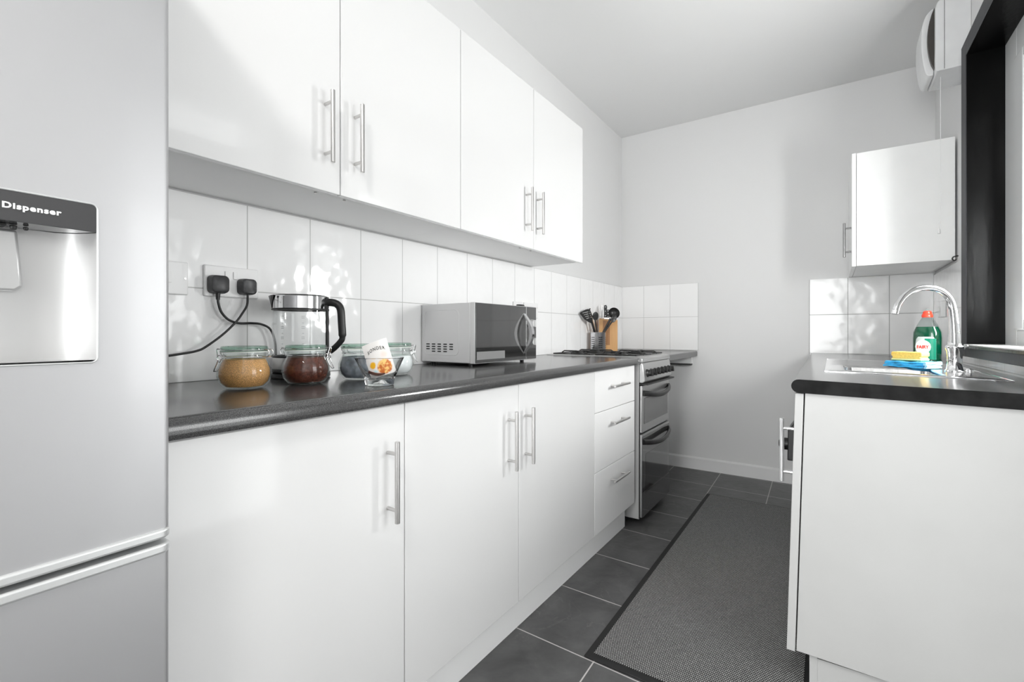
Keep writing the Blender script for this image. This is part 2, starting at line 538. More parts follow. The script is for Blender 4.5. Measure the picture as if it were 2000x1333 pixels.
def part(name, bm, m, parent=None, world=True, smooth=False, bevel=0.0, label=None, seg=2):
    """link bm as one mesh object; with world=True the vertices are given in room coordinates"""
    if parent is not None and world:
        bm.transform(WM[root_of(parent).name].inverted())
    bmesh.ops.recalc_face_normals(bm, faces=bm.faces)
    me = bpy.data.meshes.new(name)
    bm.to_mesh(me)
    bm.free()
    mats = m if isinstance(m, (list, tuple)) else [m]
    for x in mats:
        me.materials.append(x)
    if smooth:
        for p in me.polygons:
            p.use_smooth = True
        try:
            me.set_sharp_from_angle(angle=R(40))
        except Exception:
            pass
    o = bpy.data.objects.new(name, me)
    link(o, parent)
    if parent is None:
        WM[o.name] = Matrix.Identity(4)
    if bevel:
        md = o.modifiers.new('bevel', 'BEVEL')
        md.width = bevel
        md.segments = seg
        md.limit_method = 'ANGLE'
        md.angle_limit = R(35)
        md.harden_normals = False
        for p in me.polygons:
            p.use_smooth = True
        try:
            me.set_sharp_from_angle(angle=R(60))
        except Exception:
            pass
    if label:
        o['label'] = label
    return o


def tag(o, label, cat, group=None):
    o['label'] = label
    o['category'] = cat
    if group:
        o['group'] = group
    return o


def struct(name, bm, m, parent=None, **k):
    o = part(name, bm, m, parent, **k)
    o['kind'] = 'structure'
    return o


def B(*boxes):
    """boxes: (x0,x1,y0,y1,z0,z1)"""
    bm = bmesh.new()
    for b in boxes:
        add_box(bm, *b)
    return bm


def add_box(bm, x0, x1, y0, y1, z0, z1, mi=0):
    v = [bm.verts.new(p) for p in ((x0, y0, z0), (x1, y0, z0), (x1, y1, z0), (x0, y1, z0), (x0, y0, z1), (x1, y0, z1), (x1, y1, z1), (x0, y1, z1))]
    for f in ((0, 3, 2, 1), (4, 5, 6, 7), (0, 1, 5, 4), (1, 2, 6, 5), (2, 3, 7, 6), (3, 0, 4, 7)):
        bm.faces.new([v[i] for i in f]).material_index = mi
    return bm


def hexa(bm, lower, upper, mi=0):
    """eight free corners: four lower, four upper, same winding"""
    v = [bm.verts.new(p) for p in list(lower) + list(upper)]
    for f in ((0, 3, 2, 1), (4, 5, 6, 7), (0, 1, 5, 4), (1, 2, 6, 5), (2, 3, 7, 6), (3, 0, 4, 7)):
        bm.faces.new([v[i] for i in f]).material_index = mi
    return bm


def prism(bm, poly, axis, a0, a1, mi=0):
    """poly: 2D points in the two other axes (in axis order), extruded from a0 to a1"""
    def P(p, a):
        if axis == 'x':
            return (a, p[0], p[1])
        if axis == 'y':
            return (p[0], a, p[1])
        return (p[0], p[1], a)
    A = [bm.verts.new(P(p, a0)) for p in poly]
    C = [bm.verts.new(P(p, a1)) for p in poly]
    n = len(poly)
    bm.faces.new(A).material_index = mi
    bm.faces.new(C[::-1]).material_index = mi
    for i in range(n):
        bm.faces.new([A[i], A[(i + 1) % n], C[(i + 1) % n], C[i]]).material_index = mi
    return bm


def lathe(bm, prof, c=(0, 0, 0), seg=40, axis='z', mi=0, sx=1.0, sy=1.0):
    """prof: list of (r, h)"""
    rings = []
    for r, h in prof:
        if r < 1e-6:
            p = {'z': (0, 0, h), 'x': (h, 0, 0), 'y': (0, h, 0)}[axis]
            rings.append([bm.verts.new((c[0] + p[0], c[1] + p[1], c[2] + p[2]))])
        else:
            ring = []
            for i in range(seg):
                a = 2 * PI * i / seg
                u, w = r * math.cos(a) * sx, r * math.sin(a) * sy
                p = {'z': (u, w, h), 'x': (h, u, w), 'y': (u, h, w)}[axis]
                ring.append(bm.verts.new((c[0] + p[0], c[1] + p[1], c[2] + p[2])))
            rings.append(ring)
    for a, b in zip(rings[:-1], rings[1:]):
        if len(a) == 1 and len(b) == 1:
            continue
        for i in range(seg):
            j = (i + 1) % seg
            if len(a) == 1:
                f = bm.faces.new([a[0], b[i], b[j]])
            elif len(b) == 1:
                f = bm.faces.new([a[i], a[j], b[0]])
            else:
                f = bm.faces.new([a[i], a[j], b[j], b[i]])
            f.material_index = mi
    return bm


def tube(bm, pts, r, seg=10, cap=True, mi=0, closed=False, flat=1.0):
    pts = [Vector(p) for p in pts]
    n = len(pts)
    rr = r if isinstance(r, (list, tuple)) else [r] * n
    rings = []
    up = None
    for i, p in enumerate(pts):
        if closed:
            t = (pts[(i + 1) % n] - pts[i - 1]).normalized()
        else:
            t = (pts[min(i + 1, n - 1)] - pts[max(i - 1, 0)]).normalized()
        if up is None:
            up = Vector((0, 0, 1)) if abs(t.z) < 0.9 else Vector((1, 0, 0))
        s = t.cross(up).normalized()
        up = s.cross(t).normalized()
        rings.append([bm.verts.new(p + (s * math.cos(2 * PI * k / seg) + up * math.sin(2 * PI * k / seg) * flat) * rr[i]) for k in range(seg)])
    m = n if closed else n - 1
    for i in range(m):
        a, b = rings[i], rings[(i + 1) % n]
        for k in range(seg):
            bm.faces.new([a[k], a[(k + 1) % seg], b[(k + 1) % seg], b[k]]).material_index = mi
    if cap and not closed:
        bm.faces.new(rings[0][::-1]).material_index = mi
        bm.faces.new(rings[-1]).material_index = mi
    return bm


def smooth_path(pts, n=6):
    """Catmull-Rom through pts"""
    P = [Vector(p) for p in pts]
    P = [P[0] * 2 - P[1]] + P + [P[-1] * 2 - P[-2]]
    out = []
    for i in range(1, len(P) - 2):
        for k in range(n):
            t = k / n
            a, b, c, d = P[i - 1], P[i], P[i + 1], P[i + 2]
            out.append(0.5 * ((2 * b) + (c - a) * t + (2 * a - 5 * b + 4 * c - d) * t * t + (3 * b - a - 3 * c + d) * t ** 3))
    out.append(P[-2])
    return out


def rrect(cx, cy, w, h, r, n=5):
    pts = []
    for (sx, sy, a0) in ((1, 1, 0), (-1, 1, 90), (-1, -1, 180), (1, -1, 270)):
        for k in range(n + 1):
            a = R(a0 + 90 * k / n)
            pts.append((cx + sx * (w / 2 - r) + r * math.cos(a), cy + sy * (h / 2 - r) + r * math.sin(a)))
    return pts


def text_bm(s, size, fat=0.0, depth=0.0006, sx=1.0, spacing=1.0):
    cu = bpy.data.curves.new('lettering', 'FONT')
    cu.body = s
    cu.size = size
    cu.offset = fat
    cu.extrude = depth / 2
    cu.align_x = 'CENTER'
    cu.align_y = 'CENTER'
    cu.space_character = spacing
    cu.resolution_u = 3
    o = bpy.data.objects.new('lettering', cu)
    COL.objects.link(o)
    dg = bpy.context.evaluated_depsgraph_get()
    me = bpy.data.meshes.new_from_object(o.evaluated_get(dg))
    bm = bmesh.new()
    bm.from_mesh(me)
    bpy.data.objects.remove(o)
    bpy.data.curves.remove(cu)
    bpy.data.meshes.remove(me)
    bmesh.ops.scale(bm, vec=(sx, 1, 1), verts=bm.verts)
    return bm


def boolean_cut(o, cutter_bm):
    me = bpy.data.meshes.new('cut')
    bmesh.ops.recalc_face_normals(cutter_bm, faces=cutter_bm.faces)
    cutter_bm.to_mesh(me)
    cutter_bm.free()
    c = bpy.data.objects.new('cut', me)
    COL.objects.link(c)
    md = o.modifiers.new('cut', 'BOOLEAN')
    md.object = c
    md.operation = 'DIFFERENCE'
    md.solver = 'EXACT'
    dg = bpy.context.evaluated_depsgraph_get()
    dg.update()
    new = bpy.data.meshes.new_from_object(o.evaluated_get(dg))
    o.modifiers.remove(md)
    o.data = new
    bpy.data.objects.remove(c)


def dup_tree(root, loc, label=None, group=None):
    r = root.copy()
    COL.objects.link(r)
    r.location = loc
    WM[r.name] = Matrix.Translation(loc)
    if label:
        r['label'] = label
    if group:
        r['group'] = group
    for ch in [o for o in bpy.data.objects if o.parent == root]:
        c = ch.copy()
        COL.objects.link(c)
        c.parent = r
        for g in [o for o in bpy.data.objects if o.parent == ch]:
            d = g.copy()
            COL.objects.link(d)
            d.parent = c
    return r


# ------------------------------------------------------------------ room shell
XW, YF, ZC, YB = 1.93, 3.6965, 2.617, -2.62
struct('floor', B((-0.12, 2.2, YB - 0.12, YF + 0.12, -0.08, 0)), M['floor'])
struct('ceiling', B((-0.12, 2.2, YB - 0.12, YF + 0.12, ZC, ZC + 0.08)), M['ceiling'])
struct('wall_left', B((-0.12, 0, YB - 0.12, YF + 0.12, 0, ZC)), M['wall'])
struct('wall_back', B((0, XW, YF, YF + 0.12, 0, ZC)), M['wall'])
# front wall (behind the camera) with an opening for the added window
struct('wall_front', B((0, XW, YB - 0.12, YB, 0, 0.10), (0, XW, YB - 0.12, YB, 2.25, ZC), (0, 0.28, YB - 0.12, YB, 0.10, 2.25), (1.72, XW, YB - 0.12, YB, 0.10, 2.25)), M['wall'])
# right wall: window opening y 1.0..2.62, added back door y .55..1.... opening further forward
WY0, WY1, WZ0, WZ1 = 1.55, 2.62, 0.966, 2.150
DY0, DY1, DZ1 = 0.58, 1.42, 2.27
struct('wall_right', B((XW, 2.19, YB - 0.12, DY0, 0, ZC), (XW, 2.19, DY0, DY1, DZ1, ZC), (XW, 2.19, DY1, WY0, 0, ZC),
                       (XW, 2.19, WY0, WY1 + 0.04, 0, WZ0 - 0.04), (XW, 2.19, WY0, WY1 + 0.04, WZ1 + 0.03, ZC), (XW, 2.19, WY1 + 0.04, YF + 0.12, 0, ZC)), M['wall'])
bm = bmesh.new()
prism(bm, [(YF, 0), (YF, 0.0905), (YF - 0.006, 0.0905), (YF - 0.016, 0.080), (YF - 0.016, 0)], 'x', 0.03, 1.335)
struct('baseboard_back', bm, M['skirting'])
# tiling
struct('trim_1', B((0, 0.008, 0.29, YF - 0.008, 0.8892, 1.3944)), M['tiles_left'], bevel=0.001)
struct('trim_2', B((0.008, 0.5997, YF - 0.008, YF, 0.8892, 1.3944)), M['tiles_far_left'], bevel=0.001)
struct('trim_3', B((1.303, 1.922, YF - 0.008, YF, 0.87, 1.372)), M['tiles_far_right'], bevel=0.001)
struct('trim_4', B((1.922, XW, 2.66, YF - 0.008, 0.865, 1.360), (1.922, XW, 1.56, 2.66, 0.865, 0.925)), M['tiles_right'], bevel=0.001)

# ---- window_1: black painted lining and face frame, white inner window
w1 = thing('window_1', 'side window in black painted frame', 'window', (1.93, 2.1, WZ0))
w1['kind'] = 'structure'
del w1['label'], w1['category']
FX = 1.876
FT = 0.003
bm = bmesh.new()
add_box(bm, FX, FX + FT, WY1, 2.70, 0.923, 2.215)                 # far face board
add_box(bm, FX, FX + FT, WY0 - 0.08, WY1, WZ1, 2.215)             # head face board
add_box(bm, FX, FX + FT, WY0 - 0.08, WY0, 0.923, WZ1)             # near face board
struct('face_frame', bm, M['frameface'], w1, bevel=0.002)
struct('apron', B((FX, XW, WY0, WY1, 0.923, 0.9655)), M['frameface'], w1, bevel=0.003)
bm = bmesh.new()
add_box(bm, FX + FT, 1.995, WY1, WY1 + 0.03, 0.966, WZ1)
add_box(bm, FX + FT, XW - 0.0005, WY1 + 0.03, 2.695, 0.925, 2.21)
add_box(bm, FX + FT, 1.995, WY0, WY1 + 0.03, WZ1, WZ1 + 0.025)
add_box(bm, FX + FT, XW - 0.0005, WY0, WY1 + 0.03, WZ1 + 0.025, 2.21)
add_box(bm, FX + FT, 1.995, WY0 - 0.03, WY0, 0.966, WZ1)
struct('reveal_lining', bm, M['frameblack'], w1)
struct('sill', B((FX - 0.006, 1.995, WY0, WY1 - 0.001, 0.963, 0.9745)), M['sillwhite'], w1, bevel=0.002)
struct('sill_nosing', B((FX - 0.012, FX - 0.0005, WY0, WY1, 0.9585, 0.9700)), M['frameblack'], w1, bevel=0.002)
bm = bmesh.new()
fo = 0.135
add_box(bm, 1.99, 2.05, WY1 - fo, WY1 + 0.02, 0.966, WZ1 + 0.02)
add_box(bm, 1.99, 2.05, WY0 - 0.02, WY0 + fo, 0.966, WZ1 + 0.02)
add_box(bm, 1.99, 2.05, WY0 + fo, WY1 - fo, WZ1 - fo + 0.02, WZ1 + 0.02)
add_box(bm, 1.99, 2.05, WY0 + fo, WY1 - fo, 0.966, 1.03)
add_box(bm, 1.99, 2.05, 2.03, 2.09, 1.03, WZ1 - fo + 0.02)
struct('window_frame', bm, M['upvc'], w1, bevel=0.004)
bm = bmesh.new()
for (a, b_) in ((2.09, WY1 - fo), (WY0 + fo, 2.03)):
    for bx in ((a, a + 0.04, 1.03, WZ1 - fo + 0.02), (b_ - 0.10, b_, 1.03, WZ1 - fo + 0.02)):
        add_box(bm, 1.982, 2.045, bx[0], bx[1], bx[2], bx[3])
    add_box(bm, 1.982, 2.045, a + 0.04, b_ - 0.10, 1.03, 1.07)
    add_box(bm, 1.982, 2.045, a + 0.04, b_ - 0.10, WZ1 - fo - 0.02, WZ1 - fo + 0.02)
struct('sash', bm, M['upvc'], w1, bevel=0.006)
struct('pane', B((2.018, 2.022, WY0 + fo + 0.04, 1.93, 1.07, WZ1 - fo - 0.02), (2.018, 2.022, 2.13, WY1 - fo - 0.10, 1.07, WZ1 - fo - 0.02)), M['pane'], w1)
# added unseen blind over the nearer sash, dims its reflection in the doors
bl = thing('added_blind', 'added unseen pale grey roller blind dimming the near half of the side window', 'blind', (1.965, 1.84, 2.13))
part('blind_sheet', B((1.962, 1.964, 1.57, 2.04, 1.02, 2.12)), M['blind'], bl)
bm = bmesh.new()
tube(bm, [(1.963, 1.565, 2.13), (1.963, 2.045, 2.13)], 0.014)
part('blind_roller', bm, M['whiteplastic'], bl, smooth=True)

# ---- added unseen back door with fanlight, glazed to let in fill light
d1 = thing('added_back_door', 'door', 'door', (1.99, 1.0, 0))
d1['kind'] = 'structure'
del d1['label'], d1['category']
bm = bmesh.new()
for b in ((DY0, DY0 + 0.05, 0, DZ1), (DY1 - 0.05, DY1, 0, DZ1), (DY0 + 0.05, DY1 - 0.05, 2.235, DZ1), (DY0 + 0.05, DY1 - 0.05, 1.99, 2.05)):
    add_box(bm, 1.96, 2.06, *b)
struct('door_frame', bm, M['upvc'], d1, bevel=0.003)
bm = bmesh.new()
for b in ((DY0 + 0.055, DY0 + 0.14, 0.01, 1.985), (DY1 - 0.14, DY1 - 0.055, 0.01, 1.985), (DY0 + 0.14, DY1 - 0.14, 0.01, 0.16), (DY0 + 0.14, DY1 - 0.14, 1.88, 1.985)):
    add_box(bm, 1.985, 2.035, *b)
struct('door_leaf', bm, M['upvc'], d1, bevel=0.003)
struct('door_glass', B((2.008, 2.012, DY0 + 0.14, DY1 - 0.14, 0.16, 1.88)), M['pane'], d1)
struct('fanlight_glass', B((2.008, 2.012, DY0 + 0.05, DY1 - 0.05, 2.05, 2.235)), M['pane'], d1)
bm = bmesh.new()
tube(bm, [(1.955, DY1 - 0.10, 1.02), (1.94, DY1 - 0.10, 1.02), (1.94, DY1 - 0.22, 1.02)], 0.009)
struct('door_handle', bm, M['chrome'], d1, smooth=True)

# ---- added unseen window behind the camera, lets in fill light
w2 = thing('added_rear_window', 'w', 'window', (1.0, YB, 0.10))
w2['kind'] = 'structure'
del w2['label'], w2['category']
bm = bmesh.new()
for b in ((0.28, 0.34, 0.10, 2.25), (1.66, 1.72, 0.10, 2.25), (0.34, 1.66, 0.10, 0.16), (0.34, 1.66, 2.19, 2.25), (0.97, 1.03, 0.16, 2.19), (0.34, 0.97, 1.78, 1.83), (1.03, 1.66, 1.78, 1.83)):
    add_box(bm, b[0], b[1], YB - 0.09, YB - 0.03, b[2], b[3])
struct('window_frame', bm, M['upvc'], w2, bevel=0.003)
struct('pane', B((0.34, 0.97, YB - 0.062, YB - 0.058, 0.16, 1.78), (1.03, 1.66, YB - 0.062, YB - 0.058, 0.16, 1.78), (0.34, 0.97, YB - 0.062, YB - 0.058, 1.83, 2.19), (1.03, 1.66, YB - 0.062, YB - 0.058, 1.83, 2.19)), M['pane'], w2)

# ---- added fill lamp on the unseen ceiling behind the camera
cl = thing('added_ceiling_lamp', 'added round white fill lamp on the ceiling behind the viewpoint', 'lamp', (1.25, -0.55, ZC))
bm = bmesh.new()
lathe(bm, [(0, ZC - 0.001), (0.17, ZC - 0.001), (0.17, ZC - 0.03), (0.165, ZC - 0.035), (0, ZC - 0.035)], (1.25, -0.55, 0))
part('fill_lamp_base', bm, M['whiteplastic'], cl, smooth=True)
bm = bmesh.new()
lathe(bm, [(0.16, ZC - 0.036), (0.155, ZC - 0.06), (0.12, ZC - 0.085), (0.06, ZC - 0.097), (0, ZC - 0.10)], (1.25, -0.55, 0))
part('fill_lamp_shade', bm, M['fill_bulb'], cl, smooth=True)
lp = bpy.data.lights.new('added_lamp_fill', 'AREA')
lp.shape = 'DISK'
lp.size = 0.30
lp.energy = 16
lp.color = (1, 0.985, 0.96)
lo = bpy.data.objects.new('added_lamp_fill', lp)
COL.objects.link(lo)
lo.location = (1.25, -0.55, ZC - 0.105)

# ------------------------------------------------------------------ bar handle
def bar_handle(parent, p, length, axis, out, r=0.006, off=0.033, name='bar_handle', m=None, ins=0.029, pr=0.0045):
    """p: centre on the door face; axis 'z' or 'y'; out: vector away from the door"""
    p = Vector(p)
    out = Vector(out)
    a = Vector((0, 0, 1)) if axis == 'z' else Vector((0, 1, 0))
    bm = bmesh.new()
    c = p + out * off
    tube(bm, [c - a * length / 2, c + a * length / 2], r, 16)
    for s in (-1, 1):
        q = p + a * s * (length / 2 - ins)
        tube(bm, [q, q + out * off], pr, 12)
    return part(name, bm, m or M['steel'], parent, smooth=True, bevel=0.0008, seg=1)


# ------------------------------------------------------------------ left run: base units
BX = 0.573          # door face
GAP = 0.0015
PX = 0.524
zd, zt = 0.1329, 0.8498


def base_unit(y0, y1, label, doors, wide=None):
    t = thing('base_cabinet', label, 'cabinet', (0.28, (y0 + y1) / 2, 0), 0, 'white base cabinets on the left')
    yy0, yy1 = y0, y1
    part('carcass', B((0.01, BX - 0.0195, yy0 + 0.0003, yy1 - 0.0003, 0.133, 0.8515)), M['carcass'], t)
    for (a, b_, hy) in doors:
        d = part('door', B((BX - 0.018, BX, a + GAP, b_ - GAP, zd, zt)), M['door'], t, bevel=0.0014)
        if hy is not None:
            bar_handle(d, (BX, hy, 0.678), 0.187, 'z', (1, 0, 0))
    return t


Y0 = 0.7945
base_unit(0.2945, Y0, 'white base cabinet with one wide handled door, next to the tall silver fridge', [(0.2945, Y0, 0.741)])
base_unit(Y0, Y0 + 0.5, 'white base cabinet under the kettle and microwave, handle at its right edge', [(Y0, Y0 + 0.5, 1.2335)])
base_unit(Y0 + 0.5, Y0 + 1.1, 'white base cabinet between the handled cabinet and the drawers, handle at its left edge', [(Y0 + 0.5, Y0 + 1.1, 1.3335)])
# drawers
dr = thing('drawer_cabinet', 'white cabinet of three drawers beside the cooker', 'cabinet', (0.28, 2.14, 0))
y0, y1 = Y0 + 1.1, Y0 + 1.6
part('carcass', B((0.01, BX - 0.0195, y0 + 0.0003, y1, 0.133, 0.8515)), M['carcass'], dr)
for z0, z1, hz in ((0.668, zt, 0.774), (0.4065, 0.665, 0.604), (zd, 0.4035, 0.335)):
    d = part('drawer', B((BX - 0.018, BX, y0 + GAP, y1 - GAP, z0, z1)), M['door2'], dr, bevel=0.0014)
    bar_handle(d, (BX, 2.144, hz), 0.19, 'y', (1, 0, 0), r=0.0055, off=0.031)
pl = tag(part('plinth', B((PX - 0.016, PX, 0.285, 2.383, 0, 0.1325)), M['plinth']), 'long white plinth board under the left base cabinets', 'plinth')

# worktop left, rounded front edge
WT, WB, WX = 0.8892, 0.8518, 0.594
bm = bmesh.new()
prof = [(0.0005, WB), (WX - 0.010, WB), (WX - 0.003, WB + 0.003), (WX, WB + 0.010), (WX, WB + 0.016)]
for k in range(9):
    a = R(0 + 90 * k / 8)
    prof.append((WX - 0.020 + 0.020 * math.cos(a), WT - 0.020 + 0.020 * math.sin(a)))
prof += [(0.0005, WT)]
prism(bm, prof, 'y', 0.285, 2.421)
wtl = tag(part('worktop', bm, M['worktop'], None, smooth=True), 'long dark grey speckled worktop with rounded front edge on the left', 'worktop')
# short piece of worktop past the cooker
bm = bmesh.new()
dz = -0.006
prof2 = [(0.0005, WB + dz), (WX - 0.002, WB + dz), (WX, WB + dz + 0.002), (WX, WT + dz - 0.004), (WX - 0.004, WT + dz), (0.0005, WT + dz)]
prism(bm, prof2, 'y', 2.932, YF - 0.0085)
tag(part('worktop', bm, M['worktop'], None, smooth=True), 'short dark worktop piece between cooker and end wall', 'worktop')
wb = thing('worktop_bracket', 'white batten with a black lower edge under the short worktop piece', 'bracket', (0.4, 3.62, 0.79))
part('batten', B((0.02, 0.557, YF - 0.030, YF - 0.0005, 0.79, 0.8452)), M['oldwhite'], wb)
part('support_bar', B((0.02, 0.557, YF - 0.040, YF - 0.0005, 0.778, 0.7895)), M['darkbar'], wb)

# ------------------------------------------------------------------ upper cabinets
UX = CAM.x - 1.1015
UB, UT = 1.3942, 2.1109
UY = 0.7933


def wall_unit(y0, y1, label, doors):
    t = thing('wall_cabinet', label, 'cabinet', (0.15, (y0 + y1) / 2, UB), 0, 'white wall cabinets on the left')
    bm = bmesh.new()
    x1 = UX - 0.0215
    add_box(bm, 0.0005, x1, y0 + 0.0003, y1 - 0.0003, UB + 0.004, UT)
    part('carcass', bm, M['carcass'], t, bevel=0.0008)
    part('front_rail', B((x1 - 0.003, x1 + 0.0005, y0 + 0.0006, y1 - 0.0006, UB + 0.0015, UB + 0.016)), M['door2'], t)
    for (a, b_, hy) in doors:
        d = part('door', B((UX - 0.018, UX, a + GAP, b_ - GAP, UB - 0.001, UT)), M['door'], t, bevel=0.0014)
        if hy is not None:
            bar_handle(d, (UX, hy, 1.5555), 0.188, 'z', (1, 0, 0))
        bm = bmesh.new()
        yy = b_ - 0.045 if (hy or 0) > (a + b_) / 2 else a + 0.045
        lathe(bm, [(0, UB + 0.0035), (0.004, UB + 0.0035), (0.004, UB + 0.0005), (0, UB + 0.0005)], (UX - 0.045, yy, 0), 10)
        part('screw_cap', bm, M['steel'], t, smooth=True)
    return t


wall_unit(UY - 0.5, UY + 0.5, 'double-door white wall cabinet above the kettle, beside the fridge',
          [(UY - 0.5, UY, 0.747), (UY, UY + 0.5, 0.840)])
wall_unit(UY + 0.5, UY + 1.5, 'double-door white wall cabinet above the microwave, farther from the fridge',
          [(UY + 0.5, UY + 1.0, 1.7285), (UY + 1.0, UY + 1.5, 1.8225)])

# ------------------------------------------------------------------ fridge freezer
FXf = 0.68
FY0, FY1 = -0.331, 0.269
fr = thing('fridge_freezer', 'tall silver fridge freezer with water dispenser at the left edge', 'fridge', (0.34, -0.03, 0))
part('body', B((0.03, 0.612, FY0 + 0.004, FY1 - 0.004, 0.03, 1.85)), M['fridgebody'], fr, bevel=0.004)
bm = bmesh.new()
hy0, hy1, hz0, hz1 = -0.2536, 0.1916, 0.984, 1.1772
poly = [(0.618, FY0), (FXf - 0.008, FY0)]
for k in range(6):
    a = R(-90 + 90 * k / 5)
    poly.append((FXf - 0.008 + 0.008 * math.cos(a), FY0 + 0.008 + 0.008 * math.sin(a)))
for k in range(6):
    a = R(90 * k / 5)
    poly.append((FXf - 0.008 + 0.008 * math.cos(a), FY1 - 0.008 + 0.008 * math.sin(a)))
poly.append((0.618, FY1))
prism(bm, poly, 'z', 0.756, 1.85)
ud = part('upper_door', bm, M['fridge'], fr)
cut = bmesh.new()
cy, cz = (hy0 + hy1) / 2, (hz0 + hz1) / 2
prism(cut, rrect(cy, cz, hy1 - hy0, hz1 - hz0, 0.006), 'x', 0.635, 0.75)
boolean_cut(ud, cut)
for p in ud.data.polygons:
    p.use_smooth = True
ud.data.set_sharp_from_angle(angle=R(25))
# dispenser recess liner: curved back, sides, base
bm = bmesh.new()
ring = [(hy1 - 0.0001, 0.6798), (hy1 - 0.0018, 0.676), (hy1 - 0.013, 0.652), (hy1 - 0.030, 0.639), (hy1 - 0.055, 0.6365), (hy0 + 0.055, 0.6365), (hy0 + 0.030, 0.639), (hy0 + 0.013, 0.652), (hy0 + 0.0018, 0.676), (hy0 + 0.0001, 0.6798)]
vz = [(hz0 + 0.003, 0.0), (hz0 + 0.012, 0.0), (1.02, 0.0), (1.10, 0.0), (1.1425, 0.0)]
rows = [[bm.verts.new((x, y, z)) for (y, x) in ring] for z, _ in vz]
for a, b_ in zip(rows[:-1], rows[1:]):
    for i in range(len(ring) - 1):
        bm.faces.new([a[i], a[i + 1], b_[i + 1], b_[i]])
bm.faces.new(rows[0])
part('dispenser_recess', bm, M['recess'], ud, smooth=True)
# thin rim
bm = bmesh.new()
tube(bm, [(FXf + 0.0005, y, z) for (y, z) in rrect(cy, cz, hy1 - hy0, hz1 - hz0, 0.006)], 0.0011, 8, closed=True)
part('dispenser_rim', bm, M['fridgetrim'], ud, smooth=True)
# black header panel
bm = bmesh.new()
top = rrect(cy, cz, hy1 - hy0 - 0.001, hz1 - hz0 - 0.001, 0.006)
hp = [(y, z) for (y, z) in top if z > cz] + [(hy0 + 0.0005, 1.1430), (hy1 - 0.0005, 1.1430)]
hp = [(hy1 - 0.0005, 1.1430)] + [(y, z) for (y, z) in top if z > cz] + [(hy0 + 0.0005, 1.1430)]
prism(bm, hp, 'x', 0.640, FXf + 0.0008)
hd = part('dispenser_panel', bm, M['blackgloss'], ud, bevel=0.0006)
bm = text_bm('Dispenser', 0.0090, 0.00034, 0.0006, sx=1.0, spacing=1.14)
bmesh.ops.transform(bm, matrix=Matrix(((0, 0, 1, FXf + 0.0012), (1, 0, 0, 0.1350), (0, 1, 0, 1.1597), (0, 0, 0, 1))), verts=bm.verts)
xs = [v.co.y for v in bm.verts]
k = 0.0478 / (max(xs) - min(xs))
mid = (max(xs) + min(xs)) / 2
for v in bm.verts:
    v.co.y = 0.1351 + (v.co.y - mid) * k
part('lettering', bm, M['white'], hd)
# paddle and nozzle
bm = bmesh.new()
prism(bm, rrect(cy - 0.0 - (-0.0), 1.118, 0.0, 0.0, 0.0, 1) if False else [(-0.195, 1.139), (-0.200, 1.074), (-0.194, 1.068), (0.127, 1.068), (0.1335, 1.074), (0.129, 1.139)], 'x', 0.6395, 0.6455)
part('dispenser_paddle', bm, M['recess'], ud, bevel=0.003)
bm = bmesh.new()
add_box(bm, 0.645, 0.662, 0.02, 0.1175, 1.1398, 1.1432)
lathe(bm, [(0, 1.1375), (0.0025, 1.1375), (0.0035, 1.1425), (0, 1.1425)], (0.655, 0.124, 0), 12)
lathe(bm, [(0, 1.1385), (0.0020, 1.1385), (0.0025, 1.1425), (0, 1.1425)], (0.655, 0.134, 0), 12)
part('nozzle', bm, M['black'], ud, bevel=0.001)
# door split trims
def lip(z0, z1, x):
    bm = bmesh.new()
    p = [(0.62, FY0 - 0.001), (x - 0.012, FY0 - 0.001)]
    for k in range(7):
        a = R(90 * k / 6)
        p.append((x - 0.014 + 0.014 * math.cos(a), FY1 + 0.0016 - 0.014 + 0.014 * math.sin(a)))
    p = [(0.62, FY0 - 0.001), (x, FY0 - 0.001)] + p[2:] + [(0.62, FY1 + 0.0016)]
    prism(bm, p, 'z', z0, z1)
    return bm
part('door_trim', lip(0.7435, 0.7560, FXf + 0.004), M['fridgetrim'], ud, bevel=0.003, seg=3)
bm = bmesh.new()
poly2 = [(x, y) for x, y in poly]
prism(bm, poly2, 'z', 0.10, 0.724)
ld = part('lower_door', bm, M['fridge'], fr, smooth=True)
part('door_trim', lip(0.7235, 0.7365, FXf + 0.004), M['fridgetrim'], ld, bevel=0.003, seg=3)
part('kickplate', B((0.05, 0.60, FY0 + 0.01, FY1 - 0.01, 0, 0.095)), M['blackmatt'], fr)

# ------------------------------------------------------------------ cooker
CY0, CY1 = 2.4275, 2.9265
ck = thing('gas_cooker', 'narrow stainless gas cooker with two oven doors and black knobs', 'cooker', (0.3, 2.677, 0))
part('body', B((0.03, 0.584, CY0, CY1, 0.035, 0.862)), M['cookerside'], ck, bevel=0.002)
part('base', B((0.06, 0.50, CY0 + 0.02, CY1 - 0.02, 0, 0.0345)), M['blackmatt'], ck)
# hotplate with raised rim
bm = bmesh.new()
prism(bm, [(0.02, 0.8625), (0.606, 0.8625), (0.603, 0.884), (0.590, 0.8905), (0.50, 0.8935), (0.03, 0.8935), (0.02, 0.885)], 'y', CY0 - 0.004, CY1 + 0.003)
part('hotplate', bm, M['cooker'], ck, bevel=0.003)
